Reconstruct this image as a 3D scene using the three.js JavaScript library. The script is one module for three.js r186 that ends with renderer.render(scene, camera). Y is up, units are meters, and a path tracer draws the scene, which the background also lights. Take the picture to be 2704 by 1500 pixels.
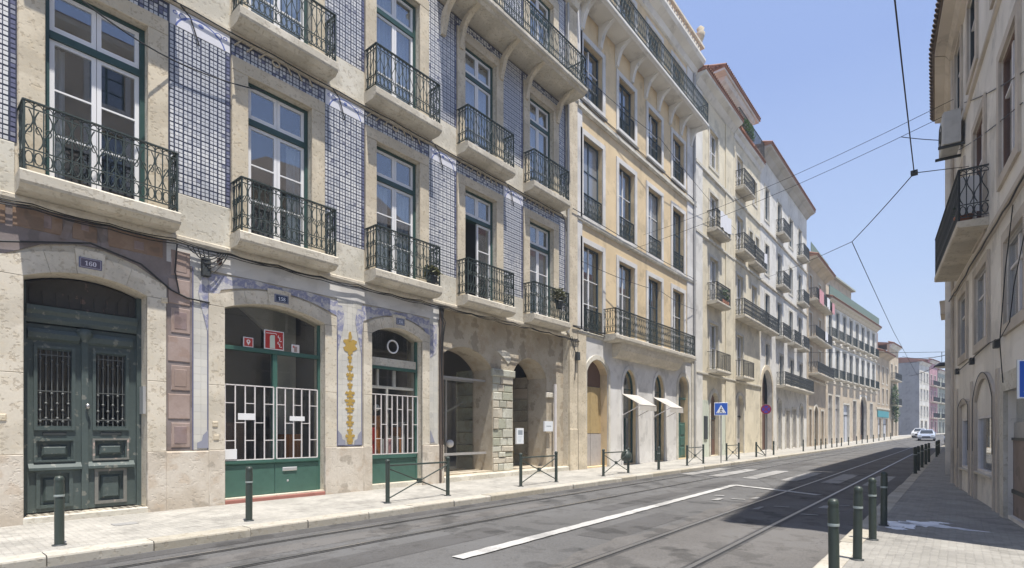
import * as THREE from 'three';
import { mergeGeometries } from 'three/addons/utils/BufferGeometryUtils.js';

// ---------------------------------------------------------------- camera, sky, sun, exposure
const scene = new THREE.Scene();
const EYE = 1.4;
const camera = new THREE.PerspectiveCamera(78.366, 2704 / 2282, 0.1, 3000);
camera.setViewOffset(2704, 2282, 0, 0, 2704, 1500);      // shifted lens: the verticals of the street stay upright
camera.position.set(0, EYE, 0);
camera.rotation.y = THREE.MathUtils.degToRad(39.958);
scene.add(camera);

const EXPOSURE = 2.08;
{
  const w = 512, h = 256, data = new Float32Array(w * h * 4);
  const stops = [[0, 0.36, 0.42, 0.495], [0.06, 0.345, 0.405, 0.49], [0.25, 0.25, 0.32, 0.462], [0.55, 0.168, 0.231, 0.405], [1.0, 0.166, 0.229, 0.402], [1.6, 0.165, 0.228, 0.40]];
  for (let j = 0; j < h; j++) {
    const e = ((j + 0.5) / h - 0.5) * Math.PI;
    let c = [0.21, 0.20, 0.185];
    if (e >= 0) {
      let k = 0;
      while (k < stops.length - 2 && e > stops[k + 1][0]) k++;
      const a = stops[k], b = stops[k + 1], t = Math.min(1, Math.max(0, (e - a[0]) / (b[0] - a[0])));
      c = [1, 2, 3].map((i) => a[i] + (b[i] - a[i]) * t);
    }
    for (let i = 0; i < w; i++) { const o = (j * w + i) * 4; data[o] = c[0]; data[o + 1] = c[1]; data[o + 2] = c[2]; data[o + 3] = 1; }
  }
  const sky = new THREE.DataTexture(data, w, h, THREE.RGBAFormat, THREE.FloatType);
  sky.mapping = THREE.EquirectangularReflectionMapping; sky.magFilter = THREE.LinearFilter; sky.minFilter = THREE.LinearFilter; sky.needsUpdate = true;
  scene.background = sky; scene.environment = sky;
}
const sun = new THREE.DirectionalLight(0xfffaf2, 3.5);
sun.position.set(0.30 * 80, 80, -30 + 0.075 * 80); sun.target.position.set(0, 0, -30);
sun.castShadow = true; sun.shadow.mapSize.set(4096, 4096); sun.shadow.radius = 1.2;
Object.assign(sun.shadow.camera, { left: -70, right: 70, top: 90, bottom: -90, near: 1, far: 260 });
scene.add(sun, sun.target);
const renderer = new THREE.WebGLRenderer({ antialias: true });
renderer.toneMapping = THREE.LinearToneMapping; renderer.toneMappingExposure = EXPOSURE;
renderer.shadowMap.enabled = true; renderer.setSize(1024, 568);

// ---------------------------------------------------------------- helpers: random, noise, textures
function rng(seed) { let a = seed >>> 0; return () => { a = (a + 0x6D2B79F5) >>> 0; let t = a; t = Math.imul(t ^ (t >>> 15), t | 1); t ^= t + Math.imul(t ^ (t >>> 7), t | 61); return ((t ^ (t >>> 14)) >>> 0) / 4294967296; }; }
function hash(x, y, s) { let h = Math.imul(x, 374761393) ^ Math.imul(y, 668265263) ^ Math.imul(s + 11, 2246822519); h = Math.imul(h ^ (h >>> 13), 1274126177); return ((h ^ (h >>> 16)) >>> 0) / 4294967296; }
function vn(u, v, p, s) {                                   // tileable value noise, p cells across
  const x = u * p, y = v * p, xi = Math.floor(x), yi = Math.floor(y), fx = x - xi, fy = y - yi;
  const a = fx * fx * (3 - 2 * fx), b = fy * fy * (3 - 2 * fy), m = (k) => ((k % p) + p) % p;
  const h00 = hash(m(xi), m(yi), s), h10 = hash(m(xi + 1), m(yi), s), h01 = hash(m(xi), m(yi + 1), s), h11 = hash(m(xi + 1), m(yi + 1), s);
  return (h00 + (h10 - h00) * a) * (1 - b) + (h01 + (h11 - h01) * a) * b;
}
function fbm(u, v, p, o, s) { let t = 0, n = 0, w = 1; for (let i = 0; i < o; i++) { t += w * vn(u, v, p << i, s + i * 7); n += w; w *= 0.55; } return t / n; }
const toS = (x) => { x = Math.min(1, Math.max(0, x)); return x <= 0.0031308 ? 12.92 * x : 1.055 * Math.pow(x, 1 / 2.4) - 0.055; };
function dtex(n, metres, f, color = true) {
  const d = new Uint8Array(n * n * 4);
  for (let j = 0; j < n; j++) for (let i = 0; i < n; i++) {
    const c = f(i / n, j / n), o = (j * n + i) * 4;
    for (let k = 0; k < 3; k++) d[o + k] = Math.round(255 * (color ? toS(c[k]) : Math.min(1, Math.max(0, c.length ? c[k] : c))));
    d[o + 3] = 255;
  }
  const t = new THREE.DataTexture(d, n, n);
  if (color) t.colorSpace = THREE.SRGBColorSpace;
  t.wrapS = t.wrapT = THREE.RepeatWrapping; t.magFilter = THREE.LinearFilter; t.minFilter = THREE.LinearMipmapLinearFilter; t.generateMipmaps = true;
  t.repeat.set(1 / metres, 1 / metres); t.needsUpdate = true;
  return t;
}
const g3 = (x) => [x, x, x];
const mixc = (a, b, t) => a.map((x, i) => x + (b[i] - x) * t);
const sst = (a, b, x) => { const t = Math.min(1, Math.max(0, (x - a) / (b - a))); return t * t * (3 - 2 * t); };

// pitted shelly limestone: pale matrix, rusty and grey pits, soft mottling
const T = {};
T.stone = dtex(512, 1.9, (u, v) => {
  const m = fbm(u, v, 5, 5, 1), p = fbm(u, v, 44, 3, 9), q = fbm(u, v, 26, 3, 33), e = vn(u, v, 110, 5);
  let c = mixc([0.86, 0.845, 0.80], [1.0, 0.985, 0.95], sst(0.25, 0.75, m));
  c = mixc(c, [0.90, 0.82, 0.68], 0.30 * sst(0.56, 0.72, q));
  c = mixc(c, [0.52, 0.46, 0.38], 0.5 * sst(0.63, 0.72, p));
  c = mixc(c, [0.66, 0.64, 0.60], 0.45 * sst(0.57, 0.66, fbm(u, v, 3, 6, 77)));
  return c.map((x) => x * (0.95 + 0.08 * e));
});
T.stoneB = dtex(512, 1.9, (u, v) => g3(0.75 - 0.5 * sst(0.62, 0.75, fbm(u, v, 44, 3, 9)) + 0.25 * fbm(u, v, 60, 3, 5)), false);
T.plinth = dtex(512, 2.3, (u, v) => {
  const m = fbm(u, v, 4, 5, 61), p = fbm(u, v, 9, 5, 62), q = fbm(u, v, 6, 4, 63);
  let c = mixc([0.80, 0.75, 0.68], [1.0, 0.98, 0.94], sst(0.3, 0.7, m));
  c = mixc(c, [0.76, 0.64, 0.52], 0.45 * sst(0.55, 0.68, p));
  c = mixc(c, [0.58, 0.55, 0.50], 0.7 * sst(0.60, 0.66, q));
  return c.map((x) => x * (0.93 + 0.1 * vn(u, v, 90, 4)));
});
T.plaster = dtex(512, 3.7, (u, v) => {
  const m = fbm(u, v, 3, 6, 21), s = fbm(u, v, 7, 5, 22), st = vn(u, 0.3, 40, 24) * fbm(u, v, 4, 3, 25);
  const pa = fbm(u, v, 5, 6, 28), ck = Math.abs(fbm(u, v, 6, 5, 29) - 0.5); let x = 0.88 + 0.16 * sst(0.25, 0.75, m) - 0.07 * sst(0.60, 0.615, pa) - 0.22 * sst(0.006, 0.001, ck) * sst(0.5, 0.6, s) - 0.15 * sst(0.56, 0.72, s) - 0.06 * sst(0.4, 0.62, st);
  return [x, x * (0.985 + 0.015 * m), x * (0.96 + 0.04 * m)];
});
T.plasterB = dtex(512, 1.1, (u, v) => g3(0.4 + 0.6 * fbm(u, v, 16, 4, 26)), false);
T.asphalt = dtex(1024, 4.2, (u, v) => {
  const f = hash(Math.floor(u * 700), Math.floor(v * 700), 3), g = vn(u, v, 256, 6), m = fbm(u, v, 4, 5, 31), k = fbm(u, v, 11, 4, 32);
  const ck = Math.abs(fbm(u, v, 5, 6, 35) - 0.5), st = fbm(u, v, 7, 4, 36), x = (0.82 + 0.26 * sst(0.3, 0.7, m) - 0.22 * sst(0.55, 0.7, k) - 0.38 * sst(0.008, 0.002, ck) * sst(0.40, 0.55, m) - 0.3 * sst(0.64, 0.72, st)) * (0.76 + 0.32 * g + 0.2 * f);
  return [x, x * 0.985, x * 0.965];
});
T.asphaltB = dtex(512, 1.05, (u, v) => g3(0.6 * hash(Math.floor(u * 256), Math.floor(v * 256), 3) + 0.4 * vn(u, v, 60, 6)), false);
// small limestone setts: hand-laid, jittered cells (a few centimetres each)
function setts(n, cells, seed, f) {
  const R = (i, j, k) => hash(((i % cells) + cells) % cells, ((j % cells) + cells) % cells, seed + k);
  return (u, v) => {
    const x = u * cells, y = v * cells, xi = Math.floor(x), yi = Math.floor(y);
    let d1 = 9, d2 = 9, id = 0;
    for (let j = -1; j <= 1; j++) for (let i = -1; i <= 1; i++) {
      const cx = xi + i + 0.5 + 0.34 * (R(xi + i, yi + j, 1) - 0.5), cy = yi + j + 0.5 + 0.34 * (R(xi + i, yi + j, 2) - 0.5);
      const d = Math.max(Math.abs(x - cx), Math.abs(y - cy)) * 0.7 + 0.3 * Math.hypot(x - cx, y - cy);
      if (d < d1) { d2 = d1; d1 = d; id = R(xi + i, yi + j, 3); } else if (d < d2) d2 = d;
    }
    return f(d2 - d1, id, u, v);
  };
}
T.sett = dtex(1024, 2.6, setts(1024, 34, 70, (e, id, u, v) => {
  const m = fbm(u, v, 4, 5, 41), k = fbm(u, v, 9, 4, 43);
  let x = (0.80 + 0.16 * id) * (0.88 + 0.2 * sst(0.3, 0.7, m)) - 0.16 * sst(0.56, 0.7, k);
  x *= 0.91 + 0.09 * sst(0.02, 0.2, e);
  return [x, x * 0.98, x * 0.935];
}));
T.settB = dtex(512, 1.3, setts(512, 17, 70, (e) => g3(sst(0.0, 0.3, e))), false);
T.wood = dtex(512, 1.6, (u, v) => {                        // old green oil paint, worn through to grey wood in flakes
  const g = fbm(u, v, 3, 5, 51), f = fbm(u, v, 22, 4, 52), w = vn(u * 1, v, 64, 54);
  let c = mixc([0.78, 0.82, 0.80], [1.12, 1.10, 1.10], g);
  c = mixc(c, [3.2, 2.4, 2.2], 0.75 * sst(0.66, 0.74, f) * sst(0.45, 0.62, g));
  return c.map((x) => x * 0.3 * (0.92 + 0.16 * w));
});
T.metal = dtex(256, 0.9, (u, v) => { const x = 0.82 + 0.3 * fbm(u, v, 8, 4, 58); return [x, x, x]; });
T.roof = dtex(256, 1.7, (u, v) => { const m = fbm(u, v, 7, 5, 71), k = fbm(u, v, 24, 3, 72); return mixc([0.62, 0.55, 0.5], [1.05, 1.0, 0.95], m).map((x) => x * (0.85 + 0.25 * k)); });
T.rough = dtex(256, 1.3, (u, v) => g3(0.55 + 0.45 * fbm(u, v, 8, 4, 81)), false);

const C = (r, g, b) => new THREE.Color().setRGB(r, g, b);
function mat(r, g, b, o = {}) { return new THREE.MeshStandardMaterial({ color: C(r, g, b), roughness: 0.85, metalness: 0, ...o }); }
const stoneOpt = { map: T.stone, bumpMap: T.stoneB, bumpScale: 0.004, roughness: 0.88 };
const plOpt = { map: T.plaster, bumpMap: T.plasterB, bumpScale: 0.002, roughness: 0.92 };
const M = {
  stone: mat(0.68, 0.625, 0.53, stoneOpt), stoneWarm: mat(0.66, 0.585, 0.46, stoneOpt), stonePale: mat(0.68, 0.65, 0.575, stoneOpt), slab: mat(0.64, 0.60, 0.52, stoneOpt),
  plinth: mat(0.60, 0.555, 0.49, { map: T.plinth, bumpMap: T.stoneB, bumpScale: 0.006, roughness: 0.9 }),
  raw: mat(0.50, 0.45, 0.365, { map: T.plinth, bumpMap: T.stoneB, bumpScale: 0.01, roughness: 0.95 }), rubble: mat(0.58, 0.58, 0.51, stoneOpt), rubble2: mat(0.42, 0.43, 0.35, stoneOpt), rubble3: mat(0.54, 0.50, 0.42, stoneOpt),
  blockGrey: mat(0.46, 0.475, 0.42, { map: T.plinth, bumpMap: T.stoneB, bumpScale: 0.006 }),
  white: mat(0.70, 0.685, 0.66, plOpt), grey: mat(0.50, 0.48, 0.44, plOpt), yellow: mat(0.74, 0.585, 0.365, plOpt), cream: mat(0.74, 0.665, 0.50, plOpt), pale: mat(0.72, 0.70, 0.65, plOpt), sand: mat(0.60, 0.50, 0.37, plOpt),
  tan: mat(0.52, 0.42, 0.30, plOpt), mint: mat(0.62, 0.66, 0.55, plOpt), rightWall: mat(0.84, 0.79, 0.71, plOpt), rightTrim: mat(0.60, 0.53, 0.445, plOpt), pink: mat(0.62, 0.40, 0.40, plOpt), magenta: mat(0.50, 0.29, 0.33, plOpt), endGrey: mat(0.33, 0.325, 0.33, plOpt), greenGrey: mat(0.40, 0.44, 0.38, plOpt),
  iron: mat(0.03, 0.045, 0.04, { map: T.metal, roughness: 0.5 }), ironDark: mat(0.04, 0.045, 0.045, { map: T.metal, roughness: 0.55 }), ironLight: mat(0.10, 0.105, 0.10, { map: T.metal, roughness: 0.5 }), ironRust: mat(0.09, 0.065, 0.05, { map: T.metal, roughness: 0.7 }),
  frameGreen: mat(0.026, 0.07, 0.062, { map: T.metal, roughness: 0.4 }), frameBlue: mat(0.055, 0.085, 0.105, { roughness: 0.45 }), shopGreen: mat(0.05, 0.125, 0.098, { map: T.metal, roughness: 0.38 }), shopPanel: mat(0.055, 0.125, 0.097, { map: T.metal, roughness: 0.42 }),
  woodGreen: mat(0.215, 0.285, 0.27, { map: T.wood, roughness: 0.55, bumpMap: T.rough, bumpScale: 0.0015 }), woodWorn: mat(0.56, 0.55, 0.50, { map: T.wood, roughness: 0.8 }),
  whitePaint: mat(0.78, 0.77, 0.76, { roughness: 0.45 }), grille: mat(0.70, 0.66, 0.64, { roughness: 0.5, map: T.metal }), brownWood: mat(0.14, 0.075, 0.05, { roughness: 0.6, map: T.metal }), ochreDoor: mat(0.42, 0.31, 0.15, { roughness: 0.6, map: T.metal }), greyDoor: mat(0.40, 0.37, 0.35, { roughness: 0.6, map: T.metal }),
  steel: mat(0.42, 0.41, 0.40, { roughness: 0.35, metalness: 0.85, map: T.metal }), alu: mat(0.62, 0.62, 0.62, { roughness: 0.35, metalness: 0.6 }), galv: mat(0.40, 0.39, 0.375, { roughness: 0.6, metalness: 0.3, map: T.metal }),
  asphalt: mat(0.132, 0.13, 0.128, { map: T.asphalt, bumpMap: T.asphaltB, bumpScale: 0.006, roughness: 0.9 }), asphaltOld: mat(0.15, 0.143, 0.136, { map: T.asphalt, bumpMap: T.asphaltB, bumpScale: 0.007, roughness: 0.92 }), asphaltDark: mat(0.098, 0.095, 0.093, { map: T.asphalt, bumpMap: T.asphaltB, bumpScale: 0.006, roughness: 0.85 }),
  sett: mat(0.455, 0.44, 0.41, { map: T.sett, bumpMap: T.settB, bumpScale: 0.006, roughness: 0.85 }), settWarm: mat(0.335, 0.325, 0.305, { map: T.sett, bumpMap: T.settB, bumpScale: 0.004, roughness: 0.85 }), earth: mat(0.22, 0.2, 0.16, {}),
  kerb: mat(0.47, 0.44, 0.385, stoneOpt), kerbB: mat(0.43, 0.40, 0.34, stoneOpt), kerbC: mat(0.50, 0.475, 0.425, stoneOpt),
  paint: mat(0.52, 0.515, 0.50, { map: T.asphalt, roughness: 0.7 }), doorBrown: mat(0.26, 0.20, 0.175, { map: T.plinth, roughness: 0.6 }), cover: mat(0.12, 0.115, 0.11, { map: T.metal, roughness: 0.6 }), paintFaint: mat(0.235, 0.228, 0.218, { map: T.asphalt, roughness: 0.85 }), paintWorn: mat(0.32, 0.315, 0.305, { map: T.asphalt, roughness: 0.8 }), tymp: mat(0.17, 0.15, 0.13, { map: T.wood, roughness: 0.7 }), roof: mat(0.36, 0.20, 0.14, { map: T.roof }), roofDark: mat(0.20, 0.165, 0.135, { map: T.roof }),
  tileW: mat(0.62, 0.62, 0.625, { roughness: 0.22 }), tileW2: mat(0.50, 0.51, 0.535, { roughness: 0.25 }), tileW3: mat(0.72, 0.715, 0.70, { roughness: 0.22 }), tileB: mat(0.045, 0.05, 0.08, { roughness: 0.3 }), tileD: mat(0.15, 0.155, 0.235, { roughness: 0.25 }), tileD2: mat(0.28, 0.285, 0.34, { roughness: 0.25 }),
  pinkTile: mat(0.39, 0.31, 0.285, { map: T.plinth, roughness: 0.3 }), pinkTileD: mat(0.30, 0.235, 0.235, { map: T.plinth, roughness: 0.3 }), brownTile: mat(0.29, 0.205, 0.15, { map: T.plinth, roughness: 0.35 }), tileGrey: mat(0.27, 0.235, 0.235, { map: T.plinth, roughness: 0.3 }), panelW2: mat(0.62, 0.605, 0.56, { map: T.plaster, roughness: 0.32 }), panelW: mat(0.66, 0.64, 0.58, { map: T.plaster, roughness: 0.3 }),
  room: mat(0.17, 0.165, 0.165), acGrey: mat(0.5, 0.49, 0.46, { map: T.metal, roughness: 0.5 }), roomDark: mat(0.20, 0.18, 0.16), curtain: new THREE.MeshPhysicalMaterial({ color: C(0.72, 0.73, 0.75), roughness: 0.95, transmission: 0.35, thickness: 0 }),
  black: mat(0.02, 0.02, 0.02, { roughness: 0.6 }), red: mat(0.42, 0.03, 0.03, { roughness: 0.5 }), redStep: mat(0.33, 0.14, 0.11, { map: T.plaster }), gold: mat(0.42, 0.28, 0.07, { roughness: 0.4 }), orange: mat(0.45, 0.16, 0.04), paper: mat(0.72, 0.72, 0.72), teal: mat(0.08, 0.30, 0.33), shutter: mat(0.52, 0.53, 0.55, { roughness: 0.5 }), awning: new THREE.MeshPhysicalMaterial({ color: C(0.66, 0.62, 0.55), roughness: 0.95, transmission: 0.3, thickness: 0, map: T.plaster }),
  leaf: new THREE.MeshPhysicalMaterial({ color: C(0.07, 0.14, 0.035), roughness: 0.8, transmission: 0.3, thickness: 0, side: THREE.DoubleSide }), leafDry: new THREE.MeshPhysicalMaterial({ color: C(0.16, 0.16, 0.06), roughness: 0.8, transmission: 0.3, thickness: 0, side: THREE.DoubleSide }), terracotta: mat(0.36, 0.15, 0.08), net: mat(0.15, 0.205, 0.17, { roughness: 0.8 }), pinkCloth: mat(0.60, 0.30, 0.32), whiteCloth: mat(0.72, 0.72, 0.74),
  carWhite: new THREE.MeshPhysicalMaterial({ color: C(0.52, 0.57, 0.66), roughness: 0.3, metalness: 0.3, clearcoat: 1, clearcoatRoughness: 0.05 }), carGrey: new THREE.MeshPhysicalMaterial({ color: C(0.62, 0.62, 0.62), roughness: 0.3, clearcoat: 1 }), carDark: new THREE.MeshPhysicalMaterial({ color: C(0.10, 0.11, 0.13), roughness: 0.3, clearcoat: 1 }), rubber: mat(0.03, 0.03, 0.03), lampGlass: mat(0.7, 0.7, 0.68, { roughness: 0.2 }),
  bollard: mat(0.038, 0.052, 0.042, { map: T.metal, roughness: 0.45 }), reflBand: mat(0.30, 0.34, 0.32, { roughness: 0.4 }),
};
// double glazing reflects from four faces, so the pane's index is set for that
M.pane = new THREE.MeshPhysicalMaterial({ color: C(0.86, 0.9, 0.93), roughness: 0.015, transmission: 1, thickness: 0, ior: 2.33 });
M.shopPane = new THREE.MeshPhysicalMaterial({ color: C(0.94, 0.95, 0.93), roughness: 0.015, transmission: 1, thickness: 0, ior: 1.6 });
M.dark = M.pane; M.darkWarm = M.shopPane;
M.carGlass = new THREE.MeshPhysicalMaterial({ color: C(0.05, 0.055, 0.06), roughness: 0.03, ior: 1.6 });
M.blind = new THREE.MeshPhysicalMaterial({ color: C(0.22, 0.23, 0.24), roughness: 0.25, ior: 1.8, clearcoat: 1, clearcoatRoughness: 0.03 });
// ---------------------------------------------------------------- helpers: geometry.  Local frame of a facade: a runs along the wall (-z), y up, d out of the wall (+x)
class MB {
  constructor() { this.p = []; this.n = []; this.t = []; this.i = []; }
  vert(x, y, z, nx, ny, nz, u, v) { this.p.push(x, y, z); this.n.push(nx, ny, nz); this.t.push(u, v); return this.p.length / 3 - 1; }
  face(pts) {                                                // flat polygon, counter-clockwise seen from outside; points are [x,y,z]
    const [A, B, D] = [pts[0], pts[1], pts[pts.length - 1]];
    const e = [B[0] - A[0], B[1] - A[1], B[2] - A[2]], f = [D[0] - A[0], D[1] - A[1], D[2] - A[2]];
    let n = [e[1] * f[2] - e[2] * f[1], e[2] * f[0] - e[0] * f[2], e[0] * f[1] - e[1] * f[0]];
    const l = Math.hypot(...n) || 1; n = n.map((x) => x / l);
    const ax = Math.abs(n[0]), ay = Math.abs(n[1]), az = Math.abs(n[2]), o = this.p.length / 3;
    for (const q of pts) { const [u, v] = ay > ax && ay > az ? [q[0], -q[2]] : ax >= az ? [-q[2], q[1]] : [q[0], q[1]]; this.vert(...q, ...n, u, v); }
    for (let k = 1; k < pts.length - 1; k++) this.i.push(o, o + k, o + k + 1);
    return this;
  }
  box(a0, a1, y0, y1, d0, d1) {
    const X0 = d0, X1 = d1, Z0 = -a1, Z1 = -a0;
    this.face([[X1, y0, Z1], [X1, y0, Z0], [X1, y1, Z0], [X1, y1, Z1]]); this.face([[X0, y0, Z0], [X0, y0, Z1], [X0, y1, Z1], [X0, y1, Z0]]);
    this.face([[X0, y1, Z1], [X1, y1, Z1], [X1, y1, Z0], [X0, y1, Z0]]); this.face([[X0, y0, Z0], [X1, y0, Z0], [X1, y0, Z1], [X0, y0, Z1]]);
    this.face([[X0, y0, Z1], [X1, y0, Z1], [X1, y1, Z1], [X0, y1, Z1]]); this.face([[X1, y0, Z0], [X0, y0, Z0], [X0, y1, Z0], [X1, y1, Z0]]);
    return this;
  }
  chip(a0, a1, y0, y1, d0, d1, b) {                          // a block with chamfered front edges, open at the back
    const P = (a, y, d) => [d, y, -a];
    this.face([P(a0 + b, y0 + b, d1), P(a1 - b, y0 + b, d1), P(a1 - b, y1 - b, d1), P(a0 + b, y1 - b, d1)]);
    const o = [[a0, y0], [a1, y0], [a1, y1], [a0, y1]], q = [[a0 + b, y0 + b], [a1 - b, y0 + b], [a1 - b, y1 - b], [a0 + b, y1 - b]], dm = d1 - b;
    for (let k = 0; k < 4; k++) { const m = (k + 1) % 4; this.face([P(...o[k], dm), P(...o[m], dm), P(...q[m], d1), P(...q[k], d1)]); this.face([P(...o[k], d0), P(...o[m], d0), P(...o[m], dm), P(...o[k], dm)]); }
    return this;
  }
  profile(pts, a0, a1) {                                     // a moulding: polygon [d,y] counter-clockwise (d right, y up), drawn along a
    const n = pts.length;
    for (let k = 0; k < n; k++) { const [x0, y0] = pts[k], [x1, y1] = pts[(k + 1) % n]; this.face([[x0, y0, -a0], [x0, y0, -a1], [x1, y1, -a1], [x1, y1, -a0]]); }
    this.cap(pts.map(([x, y]) => [x, y, -a0])); this.cap(pts.map(([x, y]) => [x, y, -a1]).reverse());
    return this;
  }
  cap(pts) {                                                 // flat polygon, may be concave: triangulated in its own plane
    const [A, B, D] = [new THREE.Vector3(...pts[0]), new THREE.Vector3(...pts[1]), new THREE.Vector3()];
    const n = new THREE.Vector3(); pts.forEach((p, k) => { const q = pts[(k + 1) % pts.length]; n.x += (p[1] - q[1]) * (p[2] + q[2]); n.y += (p[2] - q[2]) * (p[0] + q[0]); n.z += (p[0] - q[0]) * (p[1] + q[1]); }); n.normalize();
    const e = B.clone().sub(A).normalize(), f = D.crossVectors(n, e);
    const flat = pts.map((p) => { const v = new THREE.Vector3(...p).sub(A); return new THREE.Vector2(v.dot(e), v.dot(f)); });
    for (const t of THREE.ShapeUtils.triangulateShape(flat, [])) this.face(t.map((k) => pts[k]));
    return this;
  }
  prism(poly, d0, d1) {                                      // polygon [a,y] (a right, y up as seen from outside, counter-clockwise) pushed from d0 to d1
    poly = poly.filter((p, k) => { const q = poly[(k + 1) % poly.length]; return Math.hypot(p[0] - q[0], p[1] - q[1]) > 1e-5; });
    const n = poly.length;
    this.cap(poly.map(([a, y]) => [d1, y, -a])); this.cap(poly.map(([a, y]) => [d0, y, -a]).reverse());
    for (let k = 0; k < n; k++) { const [a0, y0] = poly[k], [a1, y1] = poly[(k + 1) % n]; this.face([[d0, y0, -a0], [d0, y1, -a1], [d1, y1, -a1], [d1, y0, -a0]]); }
    return this;
  }
  bar(p, q, w, h) {                                          // square bar between two points [a,y,d]
    const A = new THREE.Vector3(p[2], p[1], -p[0]), B = new THREE.Vector3(q[2], q[1], -q[0]), u = B.clone().sub(A).normalize();
    const s = Math.abs(u.y) > 0.9 ? new THREE.Vector3(1, 0, 0) : new THREE.Vector3(0, 1, 0), v = new THREE.Vector3().crossVectors(s, u).normalize().multiplyScalar(w / 2), t = new THREE.Vector3().crossVectors(u, v).normalize().multiplyScalar((h ?? w) / 2);
    const c = [[-1, -1], [1, -1], [1, 1], [-1, 1]].map(([i, j]) => v.clone().multiplyScalar(i).addScaledVector(t, j));
    for (let k = 0; k < 4; k++) { const m = (k + 1) % 4; this.face([A.clone().add(c[k]), A.clone().add(c[m]), B.clone().add(c[m]), B.clone().add(c[k])].map((x) => x.toArray())); }
    this.face(c.map((x) => B.clone().add(x).toArray())); this.face(c.map((x) => A.clone().add(x).toArray()).reverse());
    return this;
  }
  tube(pts, r, seg = 6, closed = false) {                    // round tube through points [a,y,d]; r may be a list
    const P = pts.map((p) => new THREE.Vector3(p[2], p[1], -p[0])), n = P.length; let up = null, len = 0; const o = this.p.length / 3;
    for (let k = 0; k < n; k++) {
      const a = P[closed ? (k - 1 + n) % n : Math.max(0, k - 1)], b = P[closed ? (k + 1) % n : Math.min(n - 1, k + 1)], t = b.clone().sub(a).normalize();
      if (!up) up = Math.abs(t.y) > 0.9 ? new THREE.Vector3(1, 0, 0) : new THREE.Vector3(0, 1, 0);
      const s = new THREE.Vector3().crossVectors(up, t).normalize(); up = new THREE.Vector3().crossVectors(t, s).normalize();
      if (k) len += P[k].distanceTo(P[k - 1]);
      const rr = r.length ? r[k] : r;
      for (let j = 0; j < seg; j++) { const w = (j / seg) * Math.PI * 2, c = s.clone().multiplyScalar(Math.cos(w)).addScaledVector(up, Math.sin(w)); this.vert(P[k].x + c.x * rr, P[k].y + c.y * rr, P[k].z + c.z * rr, c.x, c.y, c.z, (j / seg) * rr * 6, len); }
    }
    for (let k = 0; k < (closed ? n : n - 1); k++) for (let j = 0; j < seg; j++) { const m = (j + 1) % seg, k1 = (k + 1) % n, A = o + k * seg + j, B = o + k * seg + m, D = o + k1 * seg + m, E = o + k1 * seg + j; this.i.push(A, B, D, A, D, E); }
    return this;
  }
  lathe(prof, a, d, seg = 14) {                              // turned shape: prof is [r,y] from the bottom up
    const o = this.p.length / 3, n = prof.length;
    for (let k = 0; k < n; k++) {
      const p = prof[Math.max(0, k - 1)], q = prof[Math.min(n - 1, k + 1)], l = Math.hypot(q[0] - p[0], q[1] - p[1]) || 1, nr = (q[1] - p[1]) / l, ny = -(q[0] - p[0]) / l;
      for (let j = 0; j <= seg; j++) { const w = (j / seg) * Math.PI * 2; this.vert(d + prof[k][0] * Math.cos(w), prof[k][1], -a + prof[k][0] * Math.sin(w), nr * Math.cos(w), ny, nr * Math.sin(w), (j / seg) * prof[k][0] * 6.28, prof[k][1]); }
    }
    for (let k = 0; k < n - 1; k++) for (let j = 0; j < seg; j++) { const A = o + k * (seg + 1) + j, B = A + 1, D = A + seg + 1, E = D + 1; this.i.push(A, D, B, B, D, E); }
    return this;
  }
  geo() {
    const g = new THREE.BufferGeometry();
    g.setAttribute('position', new THREE.Float32BufferAttribute(this.p, 3)); g.setAttribute('normal', new THREE.Float32BufferAttribute(this.n, 3)); g.setAttribute('uv', new THREE.Float32BufferAttribute(this.t, 2)); g.setIndex(this.i);
    return g;
  }
}
const mb = () => new MB();
const geoOf = (g) => (g instanceof MB ? g.geo() : g);
function part(parent, name, g, m, kind) { const o = new THREE.Mesh(geoOf(g), m); o.name = name; o.castShadow = o.receiveShadow = true; if (kind) o.userData.kind = kind; parent.add(o); return o; }
function sub(parent, name) { const o = new THREE.Group(); o.name = name; parent.add(o); return o; }
const taken = {};
function numbered(name) { const k = (taken[name] = (taken[name] ?? -1) + 1); return k ? `${name}_${String(k).padStart(3, '0')}` : name; }
function tag(o, label, category, group) { o.userData.label = label; o.userData.category = category; if (group) o.userData.group = group; return o; }
function thing(name, label, category, group, [r, y, s] = [0, 0, 0], turn = 0) { const o = new THREE.Group(); o.name = numbered(name); o.position.set(r, y, -s); o.rotation.y = turn; scene.add(o); return tag(o, label, category, group); }
function single(name, label, category, group, g, m, at = [0, 0, 0], turn = 0) { const o = new THREE.Mesh(geoOf(g), m); o.name = numbered(name); o.castShadow = o.receiveShadow = true; o.position.set(at[0], at[1], -at[2]); o.rotation.y = turn; scene.add(o); return tag(o, label, category, group); }
function structure(name, g, m) { const o = new THREE.Mesh(geoOf(g), m); o.name = name; o.castShadow = o.receiveShadow = true; o.userData.kind = 'structure'; scene.add(o); return o; }

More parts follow.
